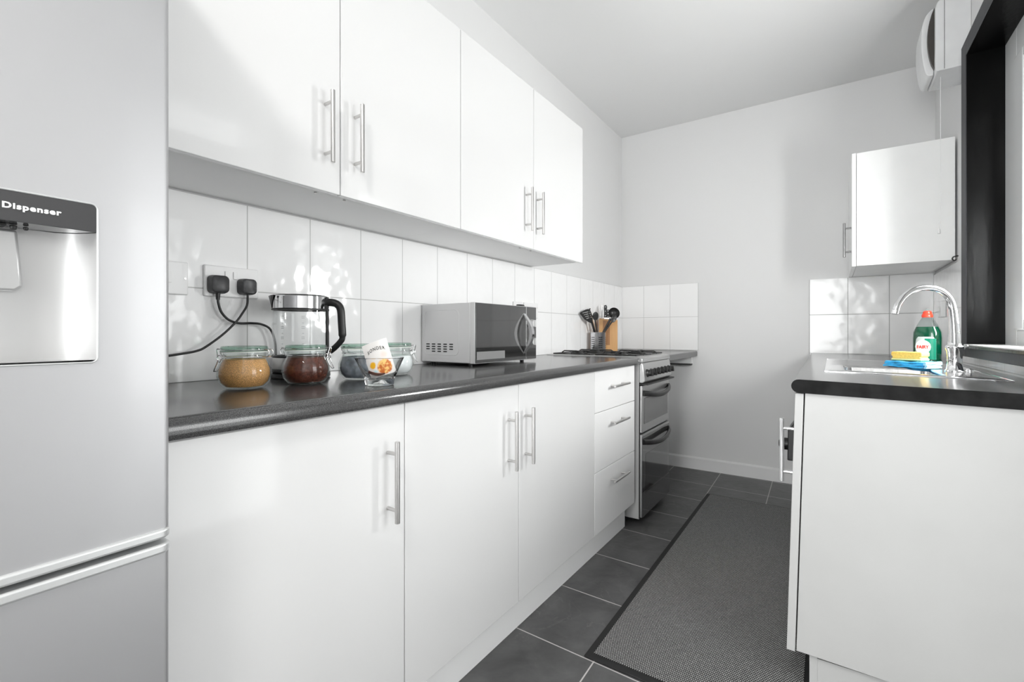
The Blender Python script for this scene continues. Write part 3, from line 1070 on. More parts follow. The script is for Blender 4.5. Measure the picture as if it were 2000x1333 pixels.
# control fascia, sloped and rounded at the near end
bm = bmesh.new()
fp = [(0.5845, 0.755), (0.606, 0.755), (0.617, 0.765), (0.606, 0.845), (0.600, 0.862), (0.5845, 0.862)]
prism(bm, fp, 'y', CY0, CY1)
fa = part('control_panel', bm, M['cooker'], ck, bevel=0.004, seg=3)
part('heat_trim', B((0.5845, 0.632, CY0, CY1, 0.7455, 0.7535)), M['black'], ck, bevel=0.001)
kb = None
for k in range(7):
    y = CY0 + 0.052 + k * 0.0655
    bm = bmesh.new()
    lathe(bm, [(0, 0), (0.021, 0), (0.0195, 0.007), (0.0155, 0.010), (0.0145, 0.027), (0, 0.028)], (0, 0, 0), 24, 'x')
    add_box(bm, 0.008, 0.034, -0.0035, 0.0035, -0.017, 0.017)
    bm.transform(Matrix.Translation((0.6105, y, 0.805)) @ Matrix.Rotation(R(-6), 4, 'Y'))
    part('control_knob', bm, M['black'], fa, bevel=0.001)
# doors
def oven_door(z0, z1, glass, win, label):
    d = part('oven_door', B((0.5875, 0.600, CY0 + 0.004, CY1 - 0.003, z0, z1)), M['cooker'], ck, bevel=0.002, label=label)
    part('door_glass', B((0.6002, 0.6022, CY0 + win[0], CY1 - win[0], win[1], win[2])), glass, d, bevel=0.0006)
    if glass is M['blackglass']:
        part('inner_window', B((0.6023, 0.6029, CY0 + 0.055, CY1 - 0.055, z0 + 0.115, z1 - 0.11)), M['mwlow'], d)
    # bowed handle
    pts = []
    for k in range(13):
        t = k / 12
        pts.append((0.603 + 0.034 * math.sin(PI * t) ** 0.6, CY0 + 0.018 + t * (CY1 - CY0 - 0.036), z1 - 0.040 - 0.022 * math.sin(PI * t)))
    bm = bmesh.new()
    tube(bm, pts, 0.0095, 12, flat=1.5)
    part('door_handle', bm, M['black'], d, smooth=True)
    return d
oven_door(0.492, 0.741, M['ovengrey'], (0.035, 0.535, 0.672), 'upper door of brushed steel with grey window')
oven_door(0.045, 0.482, M['blackglass'], (0.003, 0.047, 0.470), 'lower door of black mirror glass')
part('door_gap', B((0.5842, 0.5876, CY0 + 0.001, CY1 - 0.001, 0.04, 0.7455)), M['black'], ck)
# pan supports and burners
for (bx, by) in ((0.18, CY0 + 0.125), (0.18, CY0 + 0.375), (0.45, CY0 + 0.125), (0.45, CY0 + 0.375)):
    bm = bmesh.new()
    lathe(bm, [(0, 0.8936), (0.045, 0.8936), (0.043, 0.902), (0.030, 0.903), (0.030, 0.910), (0.026, 0.913), (0, 0.9135)], (bx, by, 0), 28)
    part('burner', bm, M['iron'], ck, smooth=True)
for sx0 in (0.060, 0.328):
    bm = bmesh.new()
    for sy in (0, 1):
        ya = CY0 + 0.022 + sy * 0.235
        yb = ya + 0.218
        xa, xb = sx0, sx0 + 0.235
        tube(bm, [(xa, ya, 0.8985), (xb, ya, 0.8985), (xb, yb, 0.8985), (xa, yb, 0.8985)], 0.0035, 8, closed=True)
        cx_, cy_ = (xa + xb) / 2, (ya + yb) / 2
        for (px_, py_, qx, qy) in ((xa, cy_, cx_ - 0.02, cy_), (xb, cy_, cx_ + 0.02, cy_), (cx_, ya, cx_, cy_ - 0.02), (cx_, yb, cx_, cy_ + 0.02)):
            tube(bm, [(px_, py_, 0.8945), (px_, py_, 0.903), (px_ + (qx - px_) * .15, py_ + (qy - py_) * .15, 0.9115), (qx, qy, 0.9115)], 0.0038, 8)
    part('pan_support', bm, M['iron'], ck, smooth=True)

# ------------------------------------------------------------------ microwave
MX0, MX1, MY0, MY1, MZ0, MZ1 = 0.016, 0.2865, 1.407, 1.8515, 0.9015, 1.137
mw = thing('microwave', 'silver microwave with mirrored door on the left worktop', 'microwave', (0.15, 1.63, WT))
body = part('body', B((MX0, MX1 - 0.012, MY0, MY1, MZ0, MZ1)), M['mwbody'], mw, bevel=0.003)
# embossed panel outline on the near side
bm = bmesh.new()
ol = rrect(0.125, 1.0215, 0.185, 0.180, 0.022)
ol = [(0.035, 0.920)] + [p for p in ol if not (p[0] < 0.06 and p[1] < 0.95)] if False else ol
tube(bm, [(x, MY0 + 0.0004, z) for x, z in ol], 0.0013, 6, closed=True)
tube(bm, [(0.028, MY0 + 0.0004, 0.9165), (0.222, MY0 + 0.0004, 0.9165)], 0.0009, 6)
part('embossed_outline', bm, M['mwbody'], body, smooth=True)
bm = bmesh.new()
for c_, col in enumerate((0.052, 0.083, 0.114, 0.146, 0.178)):
    rows_ = (0, 1, 2) if c_ in (0, 4) else (0, 1, 2, 3)
    for r_ in rows_:
        z = 0.9745 - r_ * 0.0098
        bm2 = rrect(col, z, 0.020, 0.0046, 0.0022, 3)
        prism(bm, bm2, 'y', MY0 - 0.0004, MY0 + 0.001)
part('vent_slots', bm, M['rack'], body)
part('front_frame', B((MX1 - 0.0115, MX1 + 0.011, MY0 - 0.001, MY1 + 0.001, MZ0 - 0.001, MZ1 + 0.001)), M['mwfront'], mw, bevel=0.002)
DX = MX1 + 0.011
YD = 1.765
do = part('door', B((DX + 0.0002, DX + 0.004, MY0 + 0.002, YD, MZ0 + 0.002, MZ1 - 0.001)), M['mwglass'], mw, bevel=0.0008)
part('lower_window', B((DX + 0.004, DX + 0.0048, MY0 + 0.004, YD - 0.004, 0.9185, 0.9625)), M['mwlow'], do)
part('energy_sticker', B((DX + 0.0048, DX + 0.0054, MY0 + 0.006, 1.600, 0.9155, 0.947)), M['stickergrey'], do, label='mid grey sticker low on the door glass')
part('control_panel', B((DX + 0.0002, DX + 0.004, YD + 0.004, MY1, MZ0 + 0.002, MZ1 - 0.001)), M['mwglass'], mw, bevel=0.0008)
part('chrome_strip', B((DX, DX + 0.005, YD - 0.0005, YD + 0.0035, MZ0 + 0.002, MZ1 - 0.001)), M['chrome'], mw)
# bow handle: a lens-shaped plate standing off the door
bm = bmesh.new()
n = 20
zc_, hh = 1.0175, 0.088
inner, outer = [], []
for i in range(n + 1):
    t = i / n
    z = zc_ - hh + 2 * hh * t
    b_ = math.sin(PI * t)
    outer.append((DX + 0.005 + 0.046 * b_, z))
    inner.append((DX + 0.005 + 0.034 * b_ - 0.003, z))
for ya, yb in ((1.742, 1.760),):
    va = [[bm.verts.new((x, y, z)) for (x, z) in L_] for L_ in (outer, inner) for y in (ya, yb)]
    oa, ob, ia, ib = va
    for i in range(n):
        bm.faces.new([oa[i], oa[i + 1], ob[i + 1], ob[i]])
        bm.faces.new([ia[i], ib[i], ib[i + 1], ia[i + 1]])
        bm.faces.new([oa[i], ia[i], ia[i + 1], oa[i + 1]])
        bm.faces.new([ob[i], ob[i + 1], ib[i + 1], ib[i]])
    bm.faces.new([oa[0], ob[0], ib[0], ia[0]])
    bm.faces.new([oa[-1], ia[-1], ib[-1], ob[-1]])
part('door_handle', bm, M['chrome'], do, smooth=True)
for z in (1.062, 0.981):
    bm = bmesh.new()
    lathe(bm, [(0, 0.0), (0.019, 0.0), (0.0185, 0.010), (0.016, 0.018), (0, 0.019)], (DX + 0.0042, 1.808, z), 28, 'x')
    kn = part('dial', bm, M['mwfront'], mw, smooth=True)
    part('dial_grip', B((DX + 0.020, DX + 0.030, 1.805, 1.811, z - 0.016, z + 0.016)), M['mwfront'], kn, bevel=0.001)
for (x, y) in ((0.05, 1.44), (0.25, 1.44), (0.05, 1.81), (0.25, 1.81)):
    bm = bmesh.new()
    lathe(bm, [(0, WT + 0.0003), (0.009, WT + 0.0003), (0.010, MZ0), (0, MZ0)], (x, y, 0), 14)
    part('foot', bm, M['black'], mw, smooth=True)

# ------------------------------------------------------------------ sockets, plugs, cables
so = thing('double_socket', 'white double wall socket with two black plugs in it', 'socket', (0.008, 0.658, 1.163))
plate = part('plate', B((0.0085, 0.0175, 0.587, 0.7325, 1.1205, 1.2065)), M['whiteplastic'], so, bevel=0.003)
for y in (0.644, 0.666):
    part('switch_rocker', B((0.0176, 0.0205, y - 0.005, y + 0.005, 1.172, 1.193)), M['whiteplastic'], so, bevel=0.0008)


def plug(name, label, yc, zc, w, h, x1, m):
    t = thing(name, label, 'plug', (0.018, yc, zc))
    bm = bmesh.new()
    L1 = rrect(yc, zc, w * 1.04, h * 1.02, 0.011)
    L2 = rrect(yc, zc, w * 1.04, h * 1.02, 0.012)
    L3 = rrect(yc, zc, w * .97, h * .97, 0.012)
    L4 = rrect(yc, zc, w * .82, h * .82, 0.010)
    rings = []
    for L_, x in ((L1, 0.0178), (L2, 0.0178 + (x1 - .0178) * .45), (L3, x1 - 0.003), (L4, x1)):
        rings.append([bm.verts.new((x, y, z)) for y, z in L_])
    bm.faces.new(rings[0])
    bm.faces.new(rings[-1][::-1])
    for a, b_ in zip(rings[:-1], rings[1:]):
        for i in range(len(a)):
            j = (i + 1) % len(a)
            bm.faces.new([a[i], a[j], b_[j], b_[i]])
    part('plug_body', bm, m, t, smooth=True)
    return t


p1 = plug('power_plug', 'larger black plug in the left half of the double socket', 0.6175, 1.1535, 0.046, 0.049, 0.045, M['plug'])
p2 = plug('power_plug', 'smaller black plug in the right half of the double socket', 0.694, 1.1525, 0.043, 0.045, 0.046, M['plug'])
bm = bmesh.new()
tube(bm, [(0.031, 0.6155, 1.1310), (0.031, 0.6150, 1.121), (0.031, 0.6150, 1.111)], [0.0060, 0.0054, 0.0048], 12)
part('strain_relief', bm, M['black'], p1, smooth=True)
c1 = smooth_path([(0.031, 0.615, 1.116), (0.031, 0.6165, 1.100), (0.030, 0.6245, 1.077), (0.030, 0.6435, 1.0565), (0.029, 0.672, 1.0475), (0.028, 0.707, 1.0480), (0.028, 0.737, 1.0450), (0.030, 0.762, 1.030), (0.030, 0.776, 0.99), (0.032, 0.778, 0.93), (0.036, 0.782, 0.8985), (0.055, 0.785, 0.8945)], 8)
bm = bmesh.new()
tube(bm, c1, 0.0034, 10)
part('cable', bm, M['black'], p1, smooth=True)
c2 = smooth_path([(0.034, 0.6935, 1.1335), (0.034, 0.6915, 1.101), (0.036, 0.678, 1.0765), (0.038, 0.6585, 1.050), (0.038, 0.624, 1.0150), (0.036, 0.5835, 0.9830), (0.034, 0.5635, 0.9725), (0.032, 0.53, 0.966), (0.03, 0.48, 0.960), (0.03, 0.40, 0.955), (0.03, 0.30, 0.95)], 8)
bm = bmesh.new()
tube(bm, c2, 0.0031, 10)
part('cable', bm, M['black'], p2, smooth=True)

sw = thing('fused_switch', 'white wall switch plate close to the fridge, one screw showing', 'switch', (0.008, 0.506, 1.163))
part('plate', B((0.0085, 0.0175, 0.4627, 0.5487, 1.1200, 1.2060)), M['whiteplastic'], sw, bevel=0.003)
bm = bmesh.new()
lathe(bm, [(0, 0), (0.0032, 0), (0.0028, 0.0012), (0, 0.0014)], (0.0176, 0.541, 1.163), 12, 'x')
part('screw', bm, M['steel'], sw, smooth=True)
part('switch_rocker', B((0.0176, 0.0205, 0.490, 0.510, 1.150, 1.178)), M['whiteplastic'], sw, bevel=0.0008)

s2 = thing('single_socket', 'white wall socket half hidden behind the microwave', 'socket', (0.008, 2.28, 1.14))
part('plate', B((0.0085, 0.0175, 2.195, 2.341, 1.103, 1.189)), M['whiteplastic'], s2, bevel=0.003)
bm = bmesh.new()
lathe(bm, [(0, 0), (0.0030, 0), (0.0025, 0.001), (0, 0.0012)], (0.0176, 2.332, 1.164), 10, 'x')
part('screw', bm, M['steel'], s2, smooth=True)
plug('power_plug', 'black plug just showing above the microwave', 2.135, 1.150, 0.046, 0.048, 0.046, M['black'])
# its little mount
part('plate', B((0.0085, 0.0175, 2.090, 2.176, 1.103, 1.189)), M['whiteplastic'], s2, bevel=0.003)

# ------------------------------------------------------------------ storage jars
def jar(label, x, y, fill, fmat, rot, clip=True):
    t = thing('clip_top_jar', label, 'jar', (x, y, WT), rot, 'glass clip-top jars on the worktop')
    z0 = 0.0004
    bm = bmesh.new()
    outp = [(0, z0), (0.036, z0), (0.044, z0 + 0.003), (0.0535, 0.016), (0.0575, 0.032), (0.0570, 0.046), (0.0515, 0.060), (0.0465, 0.068), (0.0465, 0.080), (0.0500, 0.082), (0.0500, 0.0855), (0.0440, 0.0855)]
    inn = [(0.0440, 0.070), (0.0490, 0.059), (0.0540, 0.045), (0.0545, 0.032), (0.050, 0.016), (0.040, 0.006), (0, 0.005)]
    lathe(bm, outp + inn, seg=48)
    part('glass_body', bm, M['jarglass'], t, world=False, smooth=True)
    # contents
    prof = [(0, 0.0055), (0.0385, 0.0065), (0.0485, 0.0165), (0.0530, 0.032), (0.0525, 0.045), (0.0478, 0.0585), (0.0432, 0.0690)]
    prof = [p for p in prof if p[1] <= fill]
    rl = prof[-1][0] - 0.001
    prof += [(rl, fill), (rl * 0.5, fill + 0.002), (0, fill + 0.001)]
    bm = bmesh.new()
    lathe(bm, prof, seg=48)
    part('contents', bm, fmat, t, world=False, smooth=True)
    bm = bmesh.new()
    lathe(bm, [(0.0435, 0.0858), (0.0505, 0.0858), (0.0505, 0.0880), (0.0435, 0.0880), (0.0435, 0.0858)], seg=48)
    part('rubber_seal', bm, M['seal'], t, world=False, smooth=True)
    bm = bmesh.new()
    lathe(bm, [(0, 0.0882), (0.0500, 0.0882), (0.0505, 0.0915), (0.0485, 0.0985), (0.0440, 0.1000), (0.020, 0.0985), (0, 0.0985)], seg=48)
    part('lid', bm, M['greenglass'], t, world=False, smooth=True)
    # wire bail: hoop round the neck, loop over lid edge, latch lever and hinge
    bm = bmesh.new()
    hoop = [(0.0478 * math.cos(2 * PI * k / 40), 0.0478 * math.sin(2 * PI * k / 40), 0.0745) for k in range(40)]
    tube(bm, hoop, 0.0011, 6, closed=True)
    hoop = [(0.0512 * math.cos(2 * PI * k / 40), 0.0512 * math.sin(2 * PI * k / 40), 0.0912) for k in range(40)]
    tube(bm, hoop, 0.0010, 6, closed=True)
    # latch side (-x)
    for s in (-1, 1):
        w = 0.009 * s
        tube(bm, smooth_path([(-0.0478, w, 0.0745), (-0.056, w, 0.078), (-0.060, w, 0.070), (-0.054, w, 0.062), (-0.050, w, 0.070)], 5), 0.0012, 6)
        tube(bm, smooth_path([(-0.0500, w * .6, 0.0912), (-0.062, w * .6, 0.0925), (-0.060, w * .8, 0.080), (-0.058, w, 0.066), (-0.064, w, 0.050), (-0.069, w * .7, 0.040)], 5), 0.0012, 6)
        # hinge side
        tube(bm, smooth_path([(0.050, w, 0.0912), (0.058, w, 0.092), (0.0625, w, 0.085), (0.059, w, 0.076), (0.0478, w, 0.0745)], 5), 0.0012, 6)
    tube(bm, [(-0.069, -0.0063, 0.040), (-0.069, 0.0063, 0.040)], 0.0012, 6)
    tube(bm, [(-0.062, -0.0054, 0.0925), (-0.062, 0.0054, 0.0925)], 0.0012, 6)
    part('wire_clip', bm, M['chrome'], t, world=False, smooth=True)
    return t


jar('squat clip-top jar of golden brown sugar, nearest the fridge', 0.2827, 0.5626, 0.0690, M['sugar'], YAW)
jar('squat clip-top jar of dark reddish-brown powder in front of the kettle', 0.3053, 0.7049, 0.0690, M['coffee'], YAW + PI)
jar('squat clip-top jar of grey-blue contents behind the glass bowl, on its left', 0.3229, 0.8583, 0.064, M['tea'], YAW + R(150))
jar('squat clip-top jar of white sugar behind the glass bowl, next to the microwave', 0.2904, 1.0176, 0.060, M['salt'], YAW + PI)

# ------------------------------------------------------------------ kettle (local x = spout-to-handle direction)
kt = thing('electric_kettle', 'glass electric kettle with chrome lid band and black handle', 'kettle', (0.134, 0.7964, WT), YAW)
K = dict(world=False, smooth=True)
bm = bmesh.new()
lathe(bm, [(0, 0.0005), (0.078, 0.0005), (0.081, 0.004), (0.080, 0.014), (0.070, 0.017), (0, 0.017)], seg=56)
part('power_base', bm, M['black'], kt, **K)
bm = bmesh.new()
lathe(bm, [(0.0755, 0.0175), (0.0765, 0.019), (0.0765, 0.026), (0.0755, 0.0275), (0.0, 0.0275)], seg=56)
part('black_ring', bm, M['black'], kt, **K)
bm = bmesh.new()
lathe(bm, [(0, 0.028), (0.0760, 0.028), (0.0765, 0.030), (0.0762, 0.057), (0.0755, 0.060), (0.0, 0.060)], seg=56)
part('steel_base_band', bm, M['steel'], kt, **K)
bm = bmesh.new()
lathe(bm, [(0.0762, 0.0602), (0.0775, 0.0615), (0.0775, 0.064), (0.0762, 0.0655), (0.074, 0.0655)], seg=56)
part('seal_ring', bm, M['black'], kt, **K)
bm = bmesh.new()
lathe(bm, [(0.0765, 0.0657), (0.0765, 0.196)], seg=64)
lathe(bm, [(0.0735, 0.196), (0.0735, 0.0657)], seg=64)
part('glass_jug', bm, M['kettleglass'], kt, **K)
bm = bmesh.new()
lathe(bm, [(0.0780, 0.1962), (0.0785, 0.1980), (0.0780, 0.2010), (0.0740, 0.2010), (0.0740, 0.1962), (0.0780, 0.1962)], seg=56)
part('collar_ring', bm, M['black'], kt, **K)
bm = bmesh.new()
lathe(bm, [(0.0752, 0.2012), (0.0752, 0.2350), (0.0735, 0.2370), (0.0700, 0.2375), (0.0700, 0.2012)], seg=64)
part('lid_band', bm, M['chrome'], kt, **K)
bm = bmesh.new()
lathe(bm, [(0, 0.2360), (0.0698, 0.2360), (0.0725, 0.2378), (0.0700, 0.2400), (0.0, 0.2410)], seg=48)
part('lid', bm, M['black'], kt, **K)
# spout: V-shaped lip
bm = bmesh.new()
prof_top = [(-0.050, 0.0615), (-0.068, 0.042), (-0.091, 0.010), (-0.094, 0.0), (-0.091, -0.010), (-0.068, -0.042), (-0.050, -0.0615)]
prof_bot = [(-0.0700, 0.0340), (-0.0740, 0.0240), (-0.0785, 0.006), (-0.079, 0.0), (-0.0785, -0.006), (-0.0740, -0.0240), (-0.0700, -0.0340)]
T_ = [bm.verts.new((x, y, 0.2385)) for x, y in prof_top]
B_ = [bm.verts.new((x, y, 0.2030)) for x, y in prof_bot]
for i in range(6):
    bm.faces.new([T_[i], T_[i + 1], B_[i + 1], B_[i]])
bm.faces.new(T_)
bm.faces.new(B_[::-1])
bm.faces.new([T_[0], B_[0], B_[-1], T_[-1]])
part('spout', bm, M['black'], kt, world=False)
# handle
hp_ = smooth_path([(0.070, 0, 0.219), (0.088, 0, 0.2205), (0.106, 0, 0.215), (0.1165, 0, 0.199), (0.1195, 0, 0.160), (0.1215, 0, 0.118), (0.116, 0, 0.105), (0.100, 0, 0.088), (0.0850, 0, 0.076)], 6)
bm = bmesh.new()
tube(bm, hp_, [0.0115] * 10 + [0.0110] * 20 + [0.0085] * (len(hp_) - 30), 14)
part('handle', bm, M['black'], kt, **K)
bm = bmesh.new()
add_box(bm, 0.0745, 0.0800, -0.008, 0.008, 0.060, 0.236)
part('handle_strip', bm, M['black'], kt, world=False, bevel=0.0015)
# scale marks
GP = mat('grey_print', (0.42, 0.42, 0.42), 0.5)
for (az, hs) in ((-62, 4), (-104, 4)):
    bm = bmesh.new()
    for k in range(7):
        z = 0.085 + k * 0.0145
        a = R(az)
        w = 0.0085 if k % 2 == 0 else 0.0045
        for q in range(2 if k % 2 == 0 else 1):
            tb = bmesh.new()
            add_box(tb, -w / 2, w / 2, -0.0002, 0.0003, 0, 0.0012)
            tb.transform(Matrix.Rotation(a + R(90), 4, 'Z') @ Matrix.Translation((0, -0.0768, z + q * 0.0045)))
            me = bpy.data.meshes.new('t')
            tb.to_mesh(me)
            tb.free()
            bm.from_mesh(me)
            bpy.data.meshes.remove(me)
    part('level_scale', bm, GP, kt, world=False)

# ------------------------------------------------------------------ glass bowl with snacks
bw = tag(None or thing('glass_bowl', 'small flared clear glass bowl holding snack packets', 'bowl', (0.4903, 0.7883, WT)), 'small flared clear glass bowl holding snack packets', 'bowl')
bm = bmesh.new()
lathe(bm, [(0, 0.0006), (0.0325, 0.0006), (0.0355, 0.003), (0.0365, 0.013), (0.0385, 0.020), (0.0500, 0.045), (0.0610, 0.0690), (0.0600, 0.0700), (0.0575, 0.0690), (0.0460, 0.045), (0.0340, 0.0215), (0.0300, 0.0170), (0, 0.0150)], seg=12)
part('bowl_body', bm, M['crystal'], bw, world=False, bevel=0.0012)


def packet(name, label, cat, w, h, th, m, loc, rot, txt=None):
    t = thing(name, label, cat, loc)
    t.rotation_euler = rot
    bm = bmesh.new()
    nx, nz = 8, 10
    g = {}
    for s in (-1, 1):
        for i in range(nx + 1):
            for j in range(nz + 1):
                u, v_ = i / nx, j / nz
                puff = th * (math.sin(PI * u) * math.sin(PI * v_)) ** 0.6
                bend = 0.004 * (u - .5) ** 2 * 4
                if s == 1 and (i in (0, nx) or j in (0, nz)):
                    g[(s, i, j)] = g[(-1, i, j)]
                    continue
                g[(s, i, j)] = bm.verts.new(((u - .5) * w, s * puff + bend, (v_ - .35) * h))
        for i in range(nx):
            for j in range(nz):
                q = [g[(s, i, j)], g[(s, i + 1, j)], g[(s, i + 1, j + 1)], g[(s, i, j + 1)]]
                try:
                    bm.faces.new(q if s < 0 else q[::-1])
                except ValueError:
                    pass
    part('wrapper', bm, m, t, world=False, smooth=True)
    return t


pk = packet('snack_packet', 'white snack packet printed SONDER with an orange picture, in the glass bowl', 'packet', 0.066, 0.092, 0.004, M['sachet'],
            (0.4903, 0.7883, WT + 0.053), (R(-12), R(-20), YAW))
bm = text_bm('SONDER', 0.0125, 0.0001, 0.0006, sx=1.0, spacing=1.25)
# lay the letters on a shallow arc on the face turned to the room
for v in bm.verts:
    x, y = v.co.x, v.co.y
    v.co = Vector((x * 0.80 + 0.001, -0.0052 + 0.10 * v.co.z - 0.35 * (x / .033) ** 2 * 0.0 + 2.0 * x * x * 0, 0.0400 + y - 7.0 * x * x))
for v in bm.verts:
    u = v.co.x / 0.066 + .5
    w_ = v.co.z / 0.092 + .35
    puff = 0.004 * max(0, math.sin(PI * min(max(u, 0), 1)) * math.sin(PI * min(max(w_, 0), 1))) ** 0.6
    v.co.y = -puff + 0.004 * (u - .5) ** 2 * 4 - 0.0006
part('lettering', bm, M['blackmatt'], pk, world=False)
packet('snack_packet', 'small brown foil packet lying low in the glass bowl', 'packet', 0.040, 0.030, 0.003, M['brown'], (0.492, 0.776, WT + 0.026), (R(70), R(10), YAW + .3))
packet('snack_packet', 'small teal packet at the left inside the glass bowl', 'packet', 0.026, 0.036, 0.003, M['teal'], (0.468, 0.782, WT + 0.040), (R(-5), R(-32), YAW - .5))

# ------------------------------------------------------------------ utensil pot and knife block
pz = WT + dz
pt = thing('utensil_holder', 'perforated stainless steel utensil pot behind the cooker', 'holder', (0.0805, 3.045, pz))
bm = bmesh.new()
lathe(bm, [(0, 0.001), (0.052, 0.001), (0.054, 0.004), (0.054, 0.138), (0.0555, 0.140), (0.0535, 0.141), (0.0525, 0.138), (0.0525, 0.004), (0, 0.004)], seg=40)
cup = part('cup', bm, perforated_mat(), pt, world=False, smooth=True)
rdir = Vector((math.cos(YAW), math.sin(YAW), 0))     # to the right as seen from the room
fdir = Vector((-math.sin(YAW), math.cos(YAW), 0))


def frame_pt(base, r, f, z):
    return Vector(base) + rdir * r + fdir * f + Vector((0, 0, z))


PB = (0.0805, 3.045, pz)
# slotted turner leaning left
t = thing('slotted_turner', 'black slotted turner leaning left in the steel pot', 'utensil', PB)
bm = bmesh.new()
tube(bm, [frame_pt(PB, 0.020, 0, 0.02), frame_pt(PB, -0.024, -0.010, 0.14), frame_pt(PB, -0.050, -0.036, 0.215)], 0.0075, 8)
part('handle', bm, M['black'], t, smooth=True)
bm = bmesh.new()
blade = [(-0.1425, 0.267), (-0.136, 0.2767), (-0.0975, 0.296), (-0.078, 0.300), (-0.062, 0.2927), (-0.044, 0.254), (-0.043, 0.2156), (-0.0557, 0.2027), (-0.0718, 0.209), (-0.107, 0.228)]
slots = []
for k in range(4):
    a0 = Vector((-0.122 + 0.010 * k, 0.271 - 0.0125 * k))
    slots.append((a0, a0 + Vector((0.056 - 0.004 * k, 0.0125))))
front = [frame_pt(PB, r, 0.72 * r - 0.002, z) for r, z in blade]
back = [frame_pt(PB, r, 0.72 * r + 0.002, z) for r, z in blade]
A = [bm.verts.new(p) for p in front]
Bv = [bm.verts.new(p) for p in back]
bm.faces.new(A)
bm.faces.new(Bv[::-1])
for i in range(len(A)):
    j = (i + 1) % len(A)
    bm.faces.new([A[i], A[j], Bv[j], Bv[i]])
tb = part('blade', bm, M['black'], t)
cut = bmesh.new()
for a0, a1 in slots:
    d = (a1 - a0).normalized()
    nrm = Vector((-d.y, d.x)) * 0.0020
    quad = [a0 - nrm, a1 - nrm, a1 + nrm, a0 + nrm]
    lo_ = [frame_pt(PB, q.x, 0.72 * q.x - 0.02, q.y) for q in quad]
    hi_ = [frame_pt(PB, q.x, 0.72 * q.x + 0.02, q.y) for q in quad]
    hexa(cut, lo_, hi_)
boolean_cut(tb, cut)
# ladle leaning right
t = thing('ladle', 'black round ladle leaning right in the steel pot', 'utensil', PB)
bm = bmesh.new()
tube(bm, [frame_pt(PB, -0.020, 0.01, 0.02), frame_pt(PB, 0.036, 0, 0.14), frame_pt(PB, 0.086, -0.004, 0.236)], [0.006, 0.0075, 0.0085], 8)
part('handle', bm, M['black'], t, smooth=True)
bm = bmesh.new()
lathe(bm, [(0, 0.000), (0.022, 0.004), (0.038, 0.015), (0.046, 0.030), (0.0465, 0.034), (0.044, 0.030), (0.036, 0.018), (0.020, 0.008), (0, 0.005)], seg=28)
rot = Matrix.Rotation(YAW, 4, 'Z') @ Matrix.Rotation(R(14), 4, 'Y') @ Matrix.Rotation(R(78), 4, 'X')
bm.transform(Matrix.Translation(frame_pt(PB, 0.108, 0.020, 0.268)) @ rot @ Matrix.Scale(0.86, 4))
part('bowl', bm, M['black'], t, smooth=True)
# second black spoon, narrower
t = thing('serving_spoon', 'second black handle beside the ladle in the pot', 'utensil', PB)
bm = bmesh.new()
tube(bm, [frame_pt(PB, -0.008, -0.02, 0.02), frame_pt(PB, 0.038, -0.012, 0.138), frame_pt(PB, 0.094, -0.012, 0.215)], [0.0045, 0.0055, 0.006], 8)
part('handle', bm, M['black'], t, smooth=True)
bm = bmesh.new()
lathe(bm, [(0, -0.003), (0.018, -0.002), (0.024, 0.003), (0.022, 0.004), (0, 0.001)], seg=20)
bm.transform(Matrix.Translation(frame_pt(PB, 0.106, -0.012, 0.236)) @ Matrix.Rotation(YAW, 4, 'Z') @ Matrix.Rotation(R(24), 4, 'Y') @ Matrix.Rotation(R(82), 4, 'X') @ Matrix.Diagonal((0.8, 1.25, 1, 1)))
part('bowl', bm, M['black'], t, smooth=True)
# wooden spoon
t = thing('wooden_spoon', 'thin pale wooden handle standing in the steel pot', 'utensil', PB)
bm = bmesh.new()
tube(bm, [frame_pt(PB, 0.010, 0.01, 0.02), frame_pt(PB, -0.017, 0.012, 0.14), frame_pt(PB, -0.048, 0.014, 0.278)], [0.0035, 0.0035, 0.0045], 8)
part('handle', bm, M['spoonwood'], t, smooth=True)
# small black spatula
t = thing('pasta_spoon', 'small black spoon head behind the wooden handle', 'utensil', PB)
bm = bmesh.new()
tube(bm, [frame_pt(PB, 0.030, 0.028, 0.02), frame_pt(PB, -0.002, 0.028, 0.14), frame_pt(PB, -0.016, 0.028, 0.23)], 0.005, 8)
part('handle', bm, M['black'], t, smooth=True)
bm = bmesh.new()
lathe(bm, [(0, -0.012), (0.014, -0.008), (0.022, 0.006), (0.019, 0.008), (0, 0.0)], seg=20)
bm.transform(Matrix.Translation(frame_pt(PB, -0.014, 0.028, 0.252)) @ Matrix.Rotation(YAW, 4, 'Z') @ Matrix.Rotation(R(10), 4, 'Y') @ Matrix.Rotation(R(70), 4, 'X') @ Matrix.Diagonal((0.95, 1.5, 1, 1)))
part('bowl', bm, M['black'], t, smooth=True)
# thin spatula stem with a hook, left
t = thing('whisk_handle', 'thin black hooked handle behind the slotted turner', 'utensil', PB)
bm = bmesh.new()
tube(bm, smooth_path([frame_pt(PB, 0.006, 0.035, 0.02), frame_pt(PB, -0.024, 0.035, 0.15), frame_pt(PB, -0.058, 0.03, 0.270), frame_pt(PB, -0.054, 0.03, 0.302), frame_pt(PB, -0.048, 0.03, 0.306)], 4), 0.0042, 8)
part('handle', bm, M['black'], t, smooth=True)

